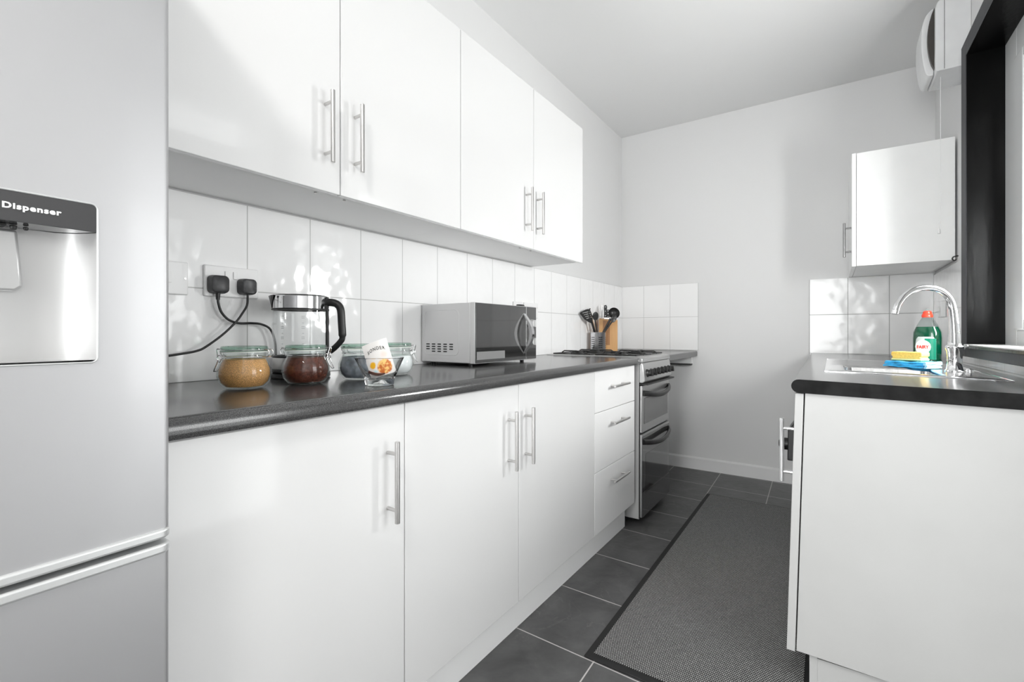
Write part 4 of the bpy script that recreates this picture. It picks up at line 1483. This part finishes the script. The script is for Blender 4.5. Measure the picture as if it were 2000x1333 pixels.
# knife block
kbp = (0.092, 3.195, pz)
kbk = thing('knife_block', 'light wooden knife block in the corner behind the utensil pot', 'knife block', kbp, YAW + R(-14))
bm = bmesh.new()
hexa(bm, [(-0.062, -0.050, 0.0006), (0.066, -0.050, 0.0006), (0.066, 0.055, 0.0006), (-0.062, 0.055, 0.0006)],
     [(-0.062, -0.050, 0.235), (0.066, -0.050, 0.222), (0.066, 0.055, 0.232), (-0.062, 0.055, 0.247)])
part('block', bm, M['wood'], kbk, world=False, bevel=0.003)
bm = bmesh.new()
hexa(bm, [(-0.034, -0.0515, 0.05), (0.014, -0.0515, 0.05), (0.014, -0.0502, 0.05), (-0.034, -0.0502, 0.05)],
     [(-0.034, -0.0515, 0.226), (0.014, -0.0515, 0.222), (0.014, -0.0502, 0.222), (-0.034, -0.0502, 0.226)])
part('front_panel', bm, M['darkwood'], kbk, world=False)
first = None
KM = WM[kbk.name]
for (kx, ky, kz, hgt, lab) in ((-0.018, -0.020, 0.2370, 0.100, 'tallest black-handled knife in the knife block'), (0.000, -0.010, 0.2365, 0.068, 'shorter black-handled knife right of the tallest one')):
    loc = KM @ Vector((kx, ky, kz))
    t = thing('kitchen_knife', lab, 'knife', loc, YAW + R(-14), 'knives in the block')
    part('bolster', B((-0.009, 0.009, -0.006, 0.006, -0.001, 0.010)), M['steel'], t, world=False, bevel=0.001)
    bm = bmesh.new()
    prism(bm, [(-0.0105, 0.0102), (0.0105, 0.0102), (0.010, hgt * .6), (0.0125, hgt - 0.012), (0.006, hgt), (-0.008, hgt - 0.002), (-0.0115, hgt - 0.02), (-0.0095, hgt * .5)], 'y', -0.007, 0.007)
    part('handle', bm, M['black'], t, world=False, bevel=0.002)
    for q in (0.22, 0.55, 0.86):
        bm = bmesh.new()
        lathe(bm, [(0, -0.0078), (0.0026, -0.0078), (0.0026, -0.006), (0, -0.006)], (0, 0, hgt * q), 10, 'y')
        part('rivet', bm, M['chrome'], t, world=False, smooth=True)
t = thing('kitchen_knife', 'knife with a slim pale steel handle left of the black handles', 'knife', KM @ Vector((-0.045, -0.010, 0.2410)), YAW - R(14), 'knives in the block')
bm = bmesh.new()
tube(bm, [(0, 0, -0.001), (0, 0, 0.03), (0, 0, 0.092)], [0.005, 0.0055, 0.0065], 10)
part('handle', bm, M['steel'], t, world=False, smooth=True)

# ------------------------------------------------------------------ right run
TX, TY, TZ = 1.352, 1.55, 0.8885
SL = 0.0185


def rz(x, z=TZ):
    """the right worktop dips a little towards the window wall"""
    return z - SL * (x - TX)


def leanx(x, z):
    """the right cabinets lean slightly out of plumb"""
    return x + 0.0286 * (z - 0.85)


def warp(bm):
    for v in bm.verts:
        x, y, z = v.co
        v.co.x = leanx(x, z) if z < 0.86 else x
        v.co.z = z - SL * (x - TX) if z > 0.05 else z
    return bm


# worktop with sink cutout
bm = bmesh.new()
th = 0.0375
prof = []
for k in range(9):
    a = R(90 + 180 * k / 8)
    prof.append((1.3265 + 0.0185 + 0.0185 * math.cos(a), TZ - 0.0187 + 0.0187 * math.sin(a)))
prof = [(1.9215, TZ)] + prof + [(1.9215, TZ - th)]
prism(bm, prof, 'y', TY, YF - 0.0085)
for v in bm.verts:
    t_ = (v.co.y - TY) / (YF - TY)
    if v.co.x < 1.40:
        v.co.x += 0.004 - 0.024 * t_
    v.co.z = v.co.z - SL * (v.co.x - TX)
wtr = part('worktop', bm, M['worktop2'], None, smooth=True)
tag(wtr, 'dark worktop with black painted end under the window', 'worktop')
cut = bmesh.new()
add_box(cut, 1.452, 1.735, 1.985, 2.315, 0.80, 0.95)
boolean_cut(wtr, cut)
wtr.data.materials.clear()
wtr.data.materials.append(M['worktop2'])
# black end strip
bm = bmesh.new()
prof = []
for k in range(11):
    a = R(90 + 180 * k / 10)
    prof.append((1.3305 + 0.0188 + 0.0188 * math.cos(a), TZ - 0.0187 + 0.0190 * math.sin(a)))
prof = [(1.9215, TZ - 0.0003)] + prof + [(1.9215, TZ - th)]
prism(bm, prof, 'y', TY - 0.0022, TY - 0.0001)
for v in bm.verts:
    v.co.z -= SL * (v.co.x - TX)
part('end_strip', bm, M['endstrip'], wtr, smooth=False, label='black painted end of worktop')

# base cabinets right
rb = thing('base_cabinet', 'white base cabinet with plain side panel under the sink end nearest the camera', 'cabinet', (1.6, 1.85, 0), 0, 'white base cabinets on the right')
RX = 1.3635
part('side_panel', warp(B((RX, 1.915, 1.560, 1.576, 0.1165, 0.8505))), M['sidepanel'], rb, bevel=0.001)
bm = warp(B((RX + 0.004, 1.90, 1.577, 2.15, 0.1165, 0.845)))
# keep the sink bowl's space free
part('carcass', warp(B((RX + 0.001, RX + 0.016, 1.577, 2.158, 0.1165, 0.8485), (RX + 0.016, 1.91, 1.577, 2.158, 0.1165, 0.132), (1.895, 1.91, 1.577, 2.158, 0.132, 0.8485))), M['carcass'], rb)
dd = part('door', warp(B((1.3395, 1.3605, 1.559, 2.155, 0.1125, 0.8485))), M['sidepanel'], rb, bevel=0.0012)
bar_handle(dd, (leanx(1.3395, 0.67), 1.603, 0.674), 0.186, 'z', (-1, 0, 0), off=0.031, m=M['chrome'], r=0.006)
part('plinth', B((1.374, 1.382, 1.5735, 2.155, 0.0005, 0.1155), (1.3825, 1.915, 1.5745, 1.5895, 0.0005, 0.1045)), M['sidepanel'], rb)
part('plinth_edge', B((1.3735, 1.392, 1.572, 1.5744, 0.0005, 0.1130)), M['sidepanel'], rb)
for i, (a, b_, lab) in enumerate(((2.16, 2.76, 'white base cabinet under the sink drainer, middle of the right run'), (2.762, 3.36, 'white base cabinet at the far end of the right run'))):
    t = thing('base_cabinet', lab, 'cabinet', (1.6, (a + b_) / 2, 0), 0, 'white base cabinets on the right')
    part('carcass', warp(B((RX + 0.001, RX + 0.016, a + .001, b_ - .001, 0.1165, 0.8485), (RX + 0.016, 1.91, a + .001, b_ - .001, 0.1165, 0.132), (1.895, 1.91, a + .001, b_ - .001, 0.132, 0.8485))), M['carcass'], t)
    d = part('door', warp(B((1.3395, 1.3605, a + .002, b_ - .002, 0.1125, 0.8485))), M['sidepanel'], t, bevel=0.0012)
    if i == 1:
        bar_handle(d, (leanx(1.3395, 0.67), a + 0.045, 0.674), 0.186, 'z', (-1, 0, 0), off=0.031, m=M['chrome'])
    part('plinth', B((1.374, 1.382, a, b_, 0.0005, 0.1155)), M['oldwhite'], t)
# black tapered box clipped to the middle door, seen behind the bar handle
bb = thing('storage_caddy', 'black moulded box hanging behind the bar handle beyond the near right cabinet door', 'box', (1.30, 2.45, 0.5))
bm = bmesh.new()
hexa(bm, [(1.262, 2.42, 0.452), (1.3255, 2.42, 0.452), (1.3255, 2.60, 0.452), (1.262, 2.60, 0.452)],
     [(1.292, 2.42, 0.628), (1.3325, 2.42, 0.628), (1.3325, 2.60, 0.628), (1.292, 2.60, 0.628)])
bmesh.ops.subdivide_edges(bm, edges=[e for e in bm.edges if abs(e.verts[0].co.z - e.verts[1].co.z) > 0.1], cuts=1)
for v in bm.verts:
    if 0.50 < v.co.z < 0.58 and v.co.x < 1.30:
        v.co.x = 1.264
        v.co.z = 0.585
part('body', bm, M['blackobj'], bb, bevel=0.004)
bm = bmesh.new()
lathe(bm, [(0, -0.044), (0.012, -0.043), (0.020, -0.036), (0.024, -0.020), (0.024, 0.0), (0, 0.0)], (1.266, 2.50, 0.510), 24, 'x', sy=1.15)
part('catch', bm, M['blackobj'], bb, smooth=True)

# sink
SX0, SX1, SY0, SY1 = 1.406, 1.862, 1.940, 2.850
sk = thing('sink', 'inset stainless steel sink with drainer in the right worktop', 'sink', (1.63, 2.4, TZ))
bm = bmesh.new()
# deck as a grid with a hole for the bowl
bx0, bx1, by0, by1 = 1.462, 1.725, 1.995, 2.305
xs_ = [SX0, 1.420, bx0, 1.53, 1.60, 1.66, bx1, 1.80, SX1]
ys_ = [SY0, 1.952, by0, 2.10, 2.20, by1] + [by1 + 0.0305 * k for k in range(1, 17)] + [SY1 - 0.012, SY1]
grid = {}
for i, x in enumerate(xs_):
    for j, y in enumerate(ys_):
        edge = i in (0, len(xs_) - 1) or j in (0, len(ys_) - 1)
        z = TZ + (0.0012 if edge else 0.0042)
        if 2 <= i <= len(xs_) - 3 and 6 <= j <= len(ys_) - 4:
            z = TZ + 0.0025 + (0.0022 if j % 2 else -0.0008)
        grid[i, j] = bm.verts.new((x, y, z))
for i in range(len(xs_) - 1):
    for j in range(len(ys_) - 1):
        if xs_[i] >= bx0 - 1e-6 and xs_[i + 1] <= bx1 + 1e-6 and ys_[j] >= by0 - 1e-6 and ys_[j + 1] <= by1 + 1e-6:
            continue
        bm.faces.new([grid[i, j], grid[i + 1, j], grid[i + 1, j + 1], grid[i, j + 1]])
for v in bm.verts:
    v.co.z -= SL * (v.co.x - TX)
part('drainer_deck', bm, M['sinksteel'], sk, smooth=True)
bm = bmesh.new()
top = rrect((bx0 + bx1) / 2, (by0 + by1) / 2, bx1 - bx0, by1 - by0, 0.0005, 2)
prof = [(0.0, 0.0042), (0.004, -0.004), (0.008, -0.12), (0.030, -0.145)]
rings = []
for ins, z in prof:
    w, h = bx1 - bx0 - 2 * ins, by1 - by0 - 2 * ins
    r_ = 0.0005 if ins == 0 else 0.03
    rings.append([bm.verts.new((x, y, TZ + z - SL * (x - TX))) for x, y in rrect((bx0 + bx1) / 2, (by0 + by1) / 2, w, h, r_, 4)])
for a, b_ in zip(rings[:-1], rings[1:]):
    for i in range(len(a)):
        j = (i + 1) % len(a)
        bm.faces.new([a[i], a[j], b_[j], b_[i]])
bm.faces.new(rings[-1])
part('sink_bowl', bm, M['sinksteel'], sk, smooth=True)
bm = bmesh.new()
tube(bm, [(SX0, SY0, rz(SX0) + 0.0012), (SX1, SY0, rz(SX1) + 0.0012), (SX1, SY1, rz(SX1) + 0.0012), (SX0, SY1, rz(SX0) + 0.0012)], 0.0012, 6, closed=True)
part('sink_rim', bm, M['chrome'], sk, smooth=True)

# tap: body, lever, swan neck
TPX, TPY = 1.7800, 2.225
tz0 = rz(TPX) + 0.0043
tp = thing('mixer_tap', 'chrome swan-neck mixer tap on the sink', 'tap', (TPX, TPY, tz0))
bm = bmesh.new()
lathe(bm, [(0, 0.0002), (0.026, 0.0002), (0.026, 0.004), (0.0225, 0.008), (0.0195, 0.032), (0.0210, 0.068), (0.0250, 0.080), (0.0250, 0.087), (0.0185, 0.094), (0.0180, 0.100), (0, 0.100)], (TPX, TPY, tz0), 36)
part('tap_body', bm, M['chrome'], tp, smooth=True)
base = Vector((TPX, TPY, tz0))
neck = [(0.000, 0.098), (-0.002, 0.150), (-0.006, 0.200), (-0.014, 0.243), (-0.034, 0.272), (-0.066, 0.289), (-0.104, 0.293), (-0.144, 0.284), (-0.176, 0.263), (-0.198, 0.234), (-0.206, 0.214)]
bm = bmesh.new()
tube(bm, smooth_path([base + rdir * r + Vector((0, 0, z)) for r, z in neck], 5), [0.0170 - 0.0065 * min(1, i_ / 18) for i_ in range(51)], 18)
part('spout_neck', bm, M['chrome'], tp, smooth=True)
bm = bmesh.new()
e0 = base + rdir * -0.206 + Vector((0, 0, 0.214))
e1 = base + rdir * -0.209 + Vector((0, 0, 0.201))
tube(bm, [e0, e1], 0.0112, 18)
part('spout_tip', bm, M['chrome'], tp, smooth=True)
# quarter-turn head either side
bm = bmesh.new()
tube(bm, [base + rdir * 0.020 - fdir * 0.010 + Vector((0, 0, 0.084)), base + rdir * 0.031 - fdir * 0.014 + Vector((0, 0, 0.089))], 0.0075, 14)
part('tap_lever', bm, M['chrome'], tp, smooth=True, bevel=0.001)
bm = bmesh.new()
tube(bm, [base - rdir * 0.020 + Vector((0, 0, 0.084)), base - rdir * 0.029 + Vector((0, 0, 0.087))], 0.0060, 14)
part('tap_lever', bm, M['chrome'], tp, smooth=True, bevel=0.001)
bm = bmesh.new()
lathe(bm, [(0, 0.0002), (0.011, 0.0002), (0.010, 0.009), (0.005, 0.012), (0, 0.0122)], tuple(base + rdir * 0.020 - fdir * 0.034 + Vector((0, 0, 0.0))), 20)
part('base_screw', bm, M['chrome'], tp, smooth=True)

# folded cloth, sponge, bottle
cx0, cy0 = 1.6770, 2.3550
czz = rz(cx0) + 0.0066
cl_ = thing('folded_cloth', 'folded bright blue cloth under the yellow sponge on the sink', 'cloth', (cx0, cy0, czz), R(-33))
bm = bmesh.new()
n = 16
layers = 3
hw, hd_ = 0.066, 0.050
for L_ in range(layers):
    z0 = 0.0004 + L_ * 0.0075
    sh = (L_ - 1) * 0.002
    verts = []
    for i in range(n + 1):
        u = -1 + 2 * i / n
        wob = 0.0012 * math.sin(u * 7 + L_ * 2)
        verts.append([bm.verts.new(((u * hw * (1 - 0.02 * L_)) + sh, s * (hd_ + 0.003 * math.sin(3 * u + L_)), z0 + wob + zz + 0.0045 * 0 - (SL * u * hw * 0.85))) for s, zz in ((-1, 0.0), (-1.03, 0.0035), (-1, 0.0070), (1, 0.0070), (1.03, 0.0035), (1, 0.0))])
    for i in range(n):
        for k in range(6):
            bm.faces.new([verts[i][k], verts[i][(k + 1) % 6], verts[i + 1][(k + 1) % 6], verts[i + 1][k]])
    bm.faces.new(verts[0])
    bm.faces.new(verts[-1][::-1])
part('cloth_layers', bm, M['cloth'], cl_, world=False, smooth=True)
bm = bmesh.new()
for L_ in range(4):
    z0 = 0.0012 + L_ * 0.0056
    pts = []
    for k in range(9):
        t_ = k / 8
        pts.append((0.0695 + 0.003 * math.sin(L_ * 2 + t_ * 3), -0.050 + 0.100 * t_, z0 + 0.0030 + 0.001 * math.sin(t_ * 6 + L_)))
    tube(bm, pts, 0.0042, 8)
for v in bm.verts:
    v.co.z -= 0.0022
    v.co.z = max(v.co.z, -0.0015)
part('folded_edges', bm, M['cloth2'], cl_, world=False, smooth=True, label='pale blue folded edges of the cloth')
sp_loc = Vector((cx0, cy0, czz)) + rdir * 0.000 + fdir * 0.004
sp_loc.z = czz + 0.0240
sg = thing('sponge', 'yellow sponge scourer lying on the blue cloth', 'sponge', sp_loc, R(-30))
bm = bmesh.new()
prism(bm, [(-0.0475, 0.0085), (0.0475, 0.0085), (0.0430, 0.014), (0.0490, 0.019), (0.0490, 0.030), (0.046, 0.034), (-0.046, 0.034), (-0.0490, 0.030), (-0.0490, 0.020), (-0.0430, 0.014)], 'y', -0.030, 0.030)
part('foam', bm, M['sponge'], sg, world=False, bevel=0.002)
bm = bmesh.new()
add_box(bm, -0.0475, 0.0475, -0.031, 0.031, 0.0025, 0.0084)
part('pale_layer', bm, M['sponge2'], sg, world=False, bevel=0.001)
bm = bmesh.new()
add_box(bm, -0.0465, 0.0465, -0.0305, 0.0305, 0.0004, 0.0024)
part('scourer', bm, M['scour'], sg, world=False)

bx_, by_ = 1.7625, 2.655
bz = rz(bx_) + 0.0068
bt = thing('washing_up_bottle', 'green washing-up liquid bottle with red cap behind the sponge', 'bottle', (bx_, by_, bz), R(-22))
def bottle_prof(scale=1.0, z0=0.0, z1=1.0):
    return None
sec = [(0.000, 0.041, 0.028), (0.006, 0.0460, 0.031), (0.05, 0.0470, 0.032), (0.11, 0.0475, 0.032), (0.135, 0.0460, 0.031), (0.158, 0.0370, 0.028), (0.178, 0.0270, 0.022), (0.192, 0.0200, 0.0175), (0.198, 0.0155, 0.0155)]


def oval_loft(bm, rings_def, seg=40, pw=2.6):
    rings = []
    for z, a, b_ in rings_def:
        ring = []
        for k in range(seg):
            t_ = 2 * PI * k / seg
            c_, s_ = math.cos(t_), math.sin(t_)
            ring.append(bm.verts.new((a * math.copysign(abs(c_) ** (2 / pw), c_), b_ * math.copysign(abs(s_) ** (2 / pw), s_), z)))
        rings.append(ring)
    for a, b_ in zip(rings[:-1], rings[1:]):
        for i in range(seg):
            j = (i + 1) % seg
            bm.faces.new([a[i], a[j], b_[j], b_[i]])
    bm.faces.new(rings[0][::-1])
    bm.faces.new(rings[-1])


bm = bmesh.new()
oval_loft(bm, [s for s in sec if s[0] <= 0.136] + [(0.158, 0.0370, 0.028), (0.1585, 0.034, 0.025)])
part('green_liquid', bm, M['greenliquid'], bt, world=False, smooth=True)
bm = bmesh.new()
oval_loft(bm, [(0.1588, 0.0368, 0.028), (0.178, 0.0270, 0.022), (0.192, 0.0200, 0.0175), (0.198, 0.0155, 0.0155)])
part('clear_shoulder', bm, M['clearplastic'], bt, world=False, smooth=True)
bm = bmesh.new()
lathe(bm, [(0, 0.1982), (0.0185, 0.1982), (0.0190, 0.205), (0.0175, 0.212), (0.0150, 0.214), (0.0145, 0.222), (0.0100, 0.226), (0, 0.2265)], seg=28)
part('red_cap', bm, M['redcap'], bt, world=False, smooth=True)
bm = bmesh.new()
lathe(bm, [(0, 0.2267), (0.0045, 0.2267), (0.0045, 0.2335), (0, 0.2340)], seg=12)
part('cap_nozzle', bm, M['clearplastic'], bt, world=False, smooth=True)


def curved_label(shape, ybase, m, name, parent, off):
    """flat outline in (x, z) wrapped on the bottle's near face"""
    bm = bmesh.new()
    xs0, xs1 = min(p[0] for p in shape) + 1e-5, max(p[0] for p in shape) - 1e-5
    n_ = 28
    cols = []
    for k in range(n_ + 1):
        x = xs0 + (xs1 - xs0) * k / n_
        zs = []
        for i in range(len(shape)):
            p, q = shape[i], shape[(i + 1) % len(shape)]
            if (p[0] - x) * (q[0] - x) <= 0 and abs(q[0] - p[0]) > 1e-9:
                zs.append(p[1] + (q[1] - p[1]) * (x - p[0]) / (q[0] - p[0]))
        a, b_ = 0.0472, 0.032
        y = -b_ * (1 - min(0.999, abs(x) / a) ** 2.6) ** (1 / 2.6) - off
        cols.append((bm.verts.new((x, y, min(zs))), bm.verts.new((x, y, max(zs)))))
    for (a0, a1), (b0, b1) in zip(cols[:-1], cols[1:]):
        bm.faces.new([a0, b0, b1, a1])
    return part(name, bm, m, parent, world=False)


curved_label([(-0.032, 0.02), (0.036, 0.02), (0.036, 0.098), (0.028, 0.116), (-0.022, 0.116), (-0.030, 0.105), (-0.032, 0.09)], 0, M['labelgrey'], 'label_band', bt, 0.0012)
curved_label([(-0.002, 0.02), (0.036, 0.02), (0.036, 0.108), (0.000, 0.108)], 0, M['labelgreen'], 'label_panel', bt, 0.0020)
lc = curved_label([(-0.006 + 0.027 * math.cos(2 * PI * k / 32), 0.073 + 0.029 * math.sin(2 * PI * k / 32)) for k in range(32)], 0, M['labelwhite'], 'label_disc', bt, 0.0028)
bm = text_bm('FAIRY', 0.0195, 0.0006, 0.0006, sx=0.78)
bmesh.ops.transform(bm, matrix=Matrix(((1, 0, 0, -0.006), (0, 0, -1, -0.0356), (0, 1, 0, 0.072), (0, 0, 0, 1))), verts=bm.verts)
part('lettering', bm, M['redprint'], lc, world=False)

# right wall cabinet
rc = thing('wall_cabinet', 'white wall cabinet hung on the right beside the window', 'cabinet', (1.73, 3.4, 1.374))
RY = 3.100
part('carcass', B((1.5345, 1.9215, RY, YF - 0.0005, 1.376, 1.975)), M['oldwhite'], rc, bevel=0.001)
d = part('door', B((1.5140, 1.5325, RY - 0.002, YF - 0.002, 1.3745, 1.9765)), M['oldwhite'], rc, bevel=0.001)
bar_handle(d, (1.5140, RY + 0.055, 1.527), 0.187, 'z', (-1, 0, 0), off=0.032, m=M['dullsteel'])
bm = bmesh.new()
tube(bm, smooth_path([(1.921, 3.03, 1.385), (1.905, 3.03, 1.382), (1.900, 3.03, 1.372), (1.906, 3.03, 1.364), (1.914, 3.03, 1.368)], 4), 0.003, 8)
part('x', bm, M['black'], None, smooth=True)
hk = bpy.data.objects['x']
hk.name = 'wall_hook'
tag(hk, 'small dark hook on the window frame below the right wall cabinet', 'hook')

# switch on the right wall
ss = thing('wall_switch', 'white switch box on the tiles behind the swan-neck tap', 'switch', (1.922, 3.36, 1.145))
part('plate', B((1.9000, 1.9215, 3.32, 3.406, 1.103, 1.189)), M['whiteplastic'], ss, bevel=0.003)
part('switch_rocker', B((1.8965, 1.8999, 3.353, 3.373, 1.135, 1.160)), M['whiteplastic'], ss, bevel=0.0008)

# fan heater at the ceiling
ht = thing('fan_heater', 'white wall fan heater high on the right wall by the window', 'heater', (1.93, 3.0, 2.35))
bm = bmesh.new()
HZ0, HZ1 = 2.198, 2.528
HYa, HYb = 2.825, 3.045
outl = [(1.9295, HZ0), (1.862, HZ0), (1.830, HZ0 + 0.001), (1.8125, HZ0 + 0.012), (1.8115, HZ0 + 0.12), (1.8115, HZ1 - 0.10), (1.8125, HZ1 - 0.045), (1.824, HZ1 - 0.014), (1.860, HZ1), (1.9295, HZ1)]
outl = [(p.x, p.z) for p in smooth_path([(x, 0, z) for x, z in outl], 4)]
prism(bm, outl, 'y', HYa, HYb)
hb = part('casing', bm, M['heater'], ht, smooth=True, bevel=0.003)
# bulging front cover, set back past the outlet
bm = bmesh.new()
cov = [(1.8110, HZ0 + 0.002), (1.792, HZ0 + 0.006), (1.781, HZ0 + 0.03), (1.771, HZ0 + 0.10), (1.768, HZ0 + 0.17), (1.772, HZ1 - 0.09), (1.786, HZ1 - 0.045), (1.8110, HZ1 - 0.02)]
cov = [(p.x, p.z) for p in smooth_path([(x, 0, z) for x, z in cov], 5)]
prism(bm, cov, 'y', HYa + 0.040, HYb - 0.004)
part('front_cover', bm, M['heater'], ht, smooth=True, bevel=0.005)
# dark crescent outlet between the end cap and the cover
bm = bmesh.new()
cres = [(1.8112, HZ0 + 0.020)] + [(1.8108 - 0.0235 * math.sin(PI * k / 12) ** 0.7, HZ0 + 0.022 + 0.275 * k / 12) for k in range(1, 12)] + [(1.8112, HZ0 + 0.300)]
prism(bm, cres, 'y', HYa + 0.020, HYa + 0.0395)
part('air_outlet', bm, M['darkslat'], hb, smooth=False)
bm = bmesh.new()
tube(bm, [(1.842, HYa - 0.0004, HZ0 + 0.004), (1.842, HYa - 0.0004, HZ1 - 0.004)], 0.0009, 6)
part('panel_seam', bm, M['darkslat'], hb)
bm = bmesh.new()
tube(bm, smooth_path([(1.8395, 2.90, HZ0 + 0.002), (1.8395, 2.90, 2.0), (1.8410, 2.90, 1.7), (1.8400, 2.90, 1.56), (1.8350, 2.90, 1.50)], 5), 0.0012, 6)
part('pull_cord', bm, M['whiteplastic'], ht, smooth=True)
bm = bmesh.new()
lathe(bm, [(0, 0), (0.006, 0.002), (0.004, 0.022), (0, 0.024)], (1.8350, 2.90, 1.476), 12)
part('cord_pull', bm, M['whiteplastic'], ht, smooth=True)

# ------------------------------------------------------------------ floor mat
mt = thing('floor_mat', 'grey woven runner mat with black border on the slate floor', 'mat', (1.0775, 2.251, 0), R(0.25))
bm = bmesh.new()
W2, L2 = 0.300, 0.900
add_box(bm, -W2, W2, -L2, L2, 0.0006, 0.0060)
part('border', bm, M['matborder'], mt, world=False, bevel=0.002)
bm = bmesh.new()
add_box(bm, -W2 + 0.022, W2 - 0.022, -L2 + 0.026, L2 - 0.012, 0.0050, 0.0085)
part('woven_pile', bm, M['woven'], mt, world=False, bevel=0.001)
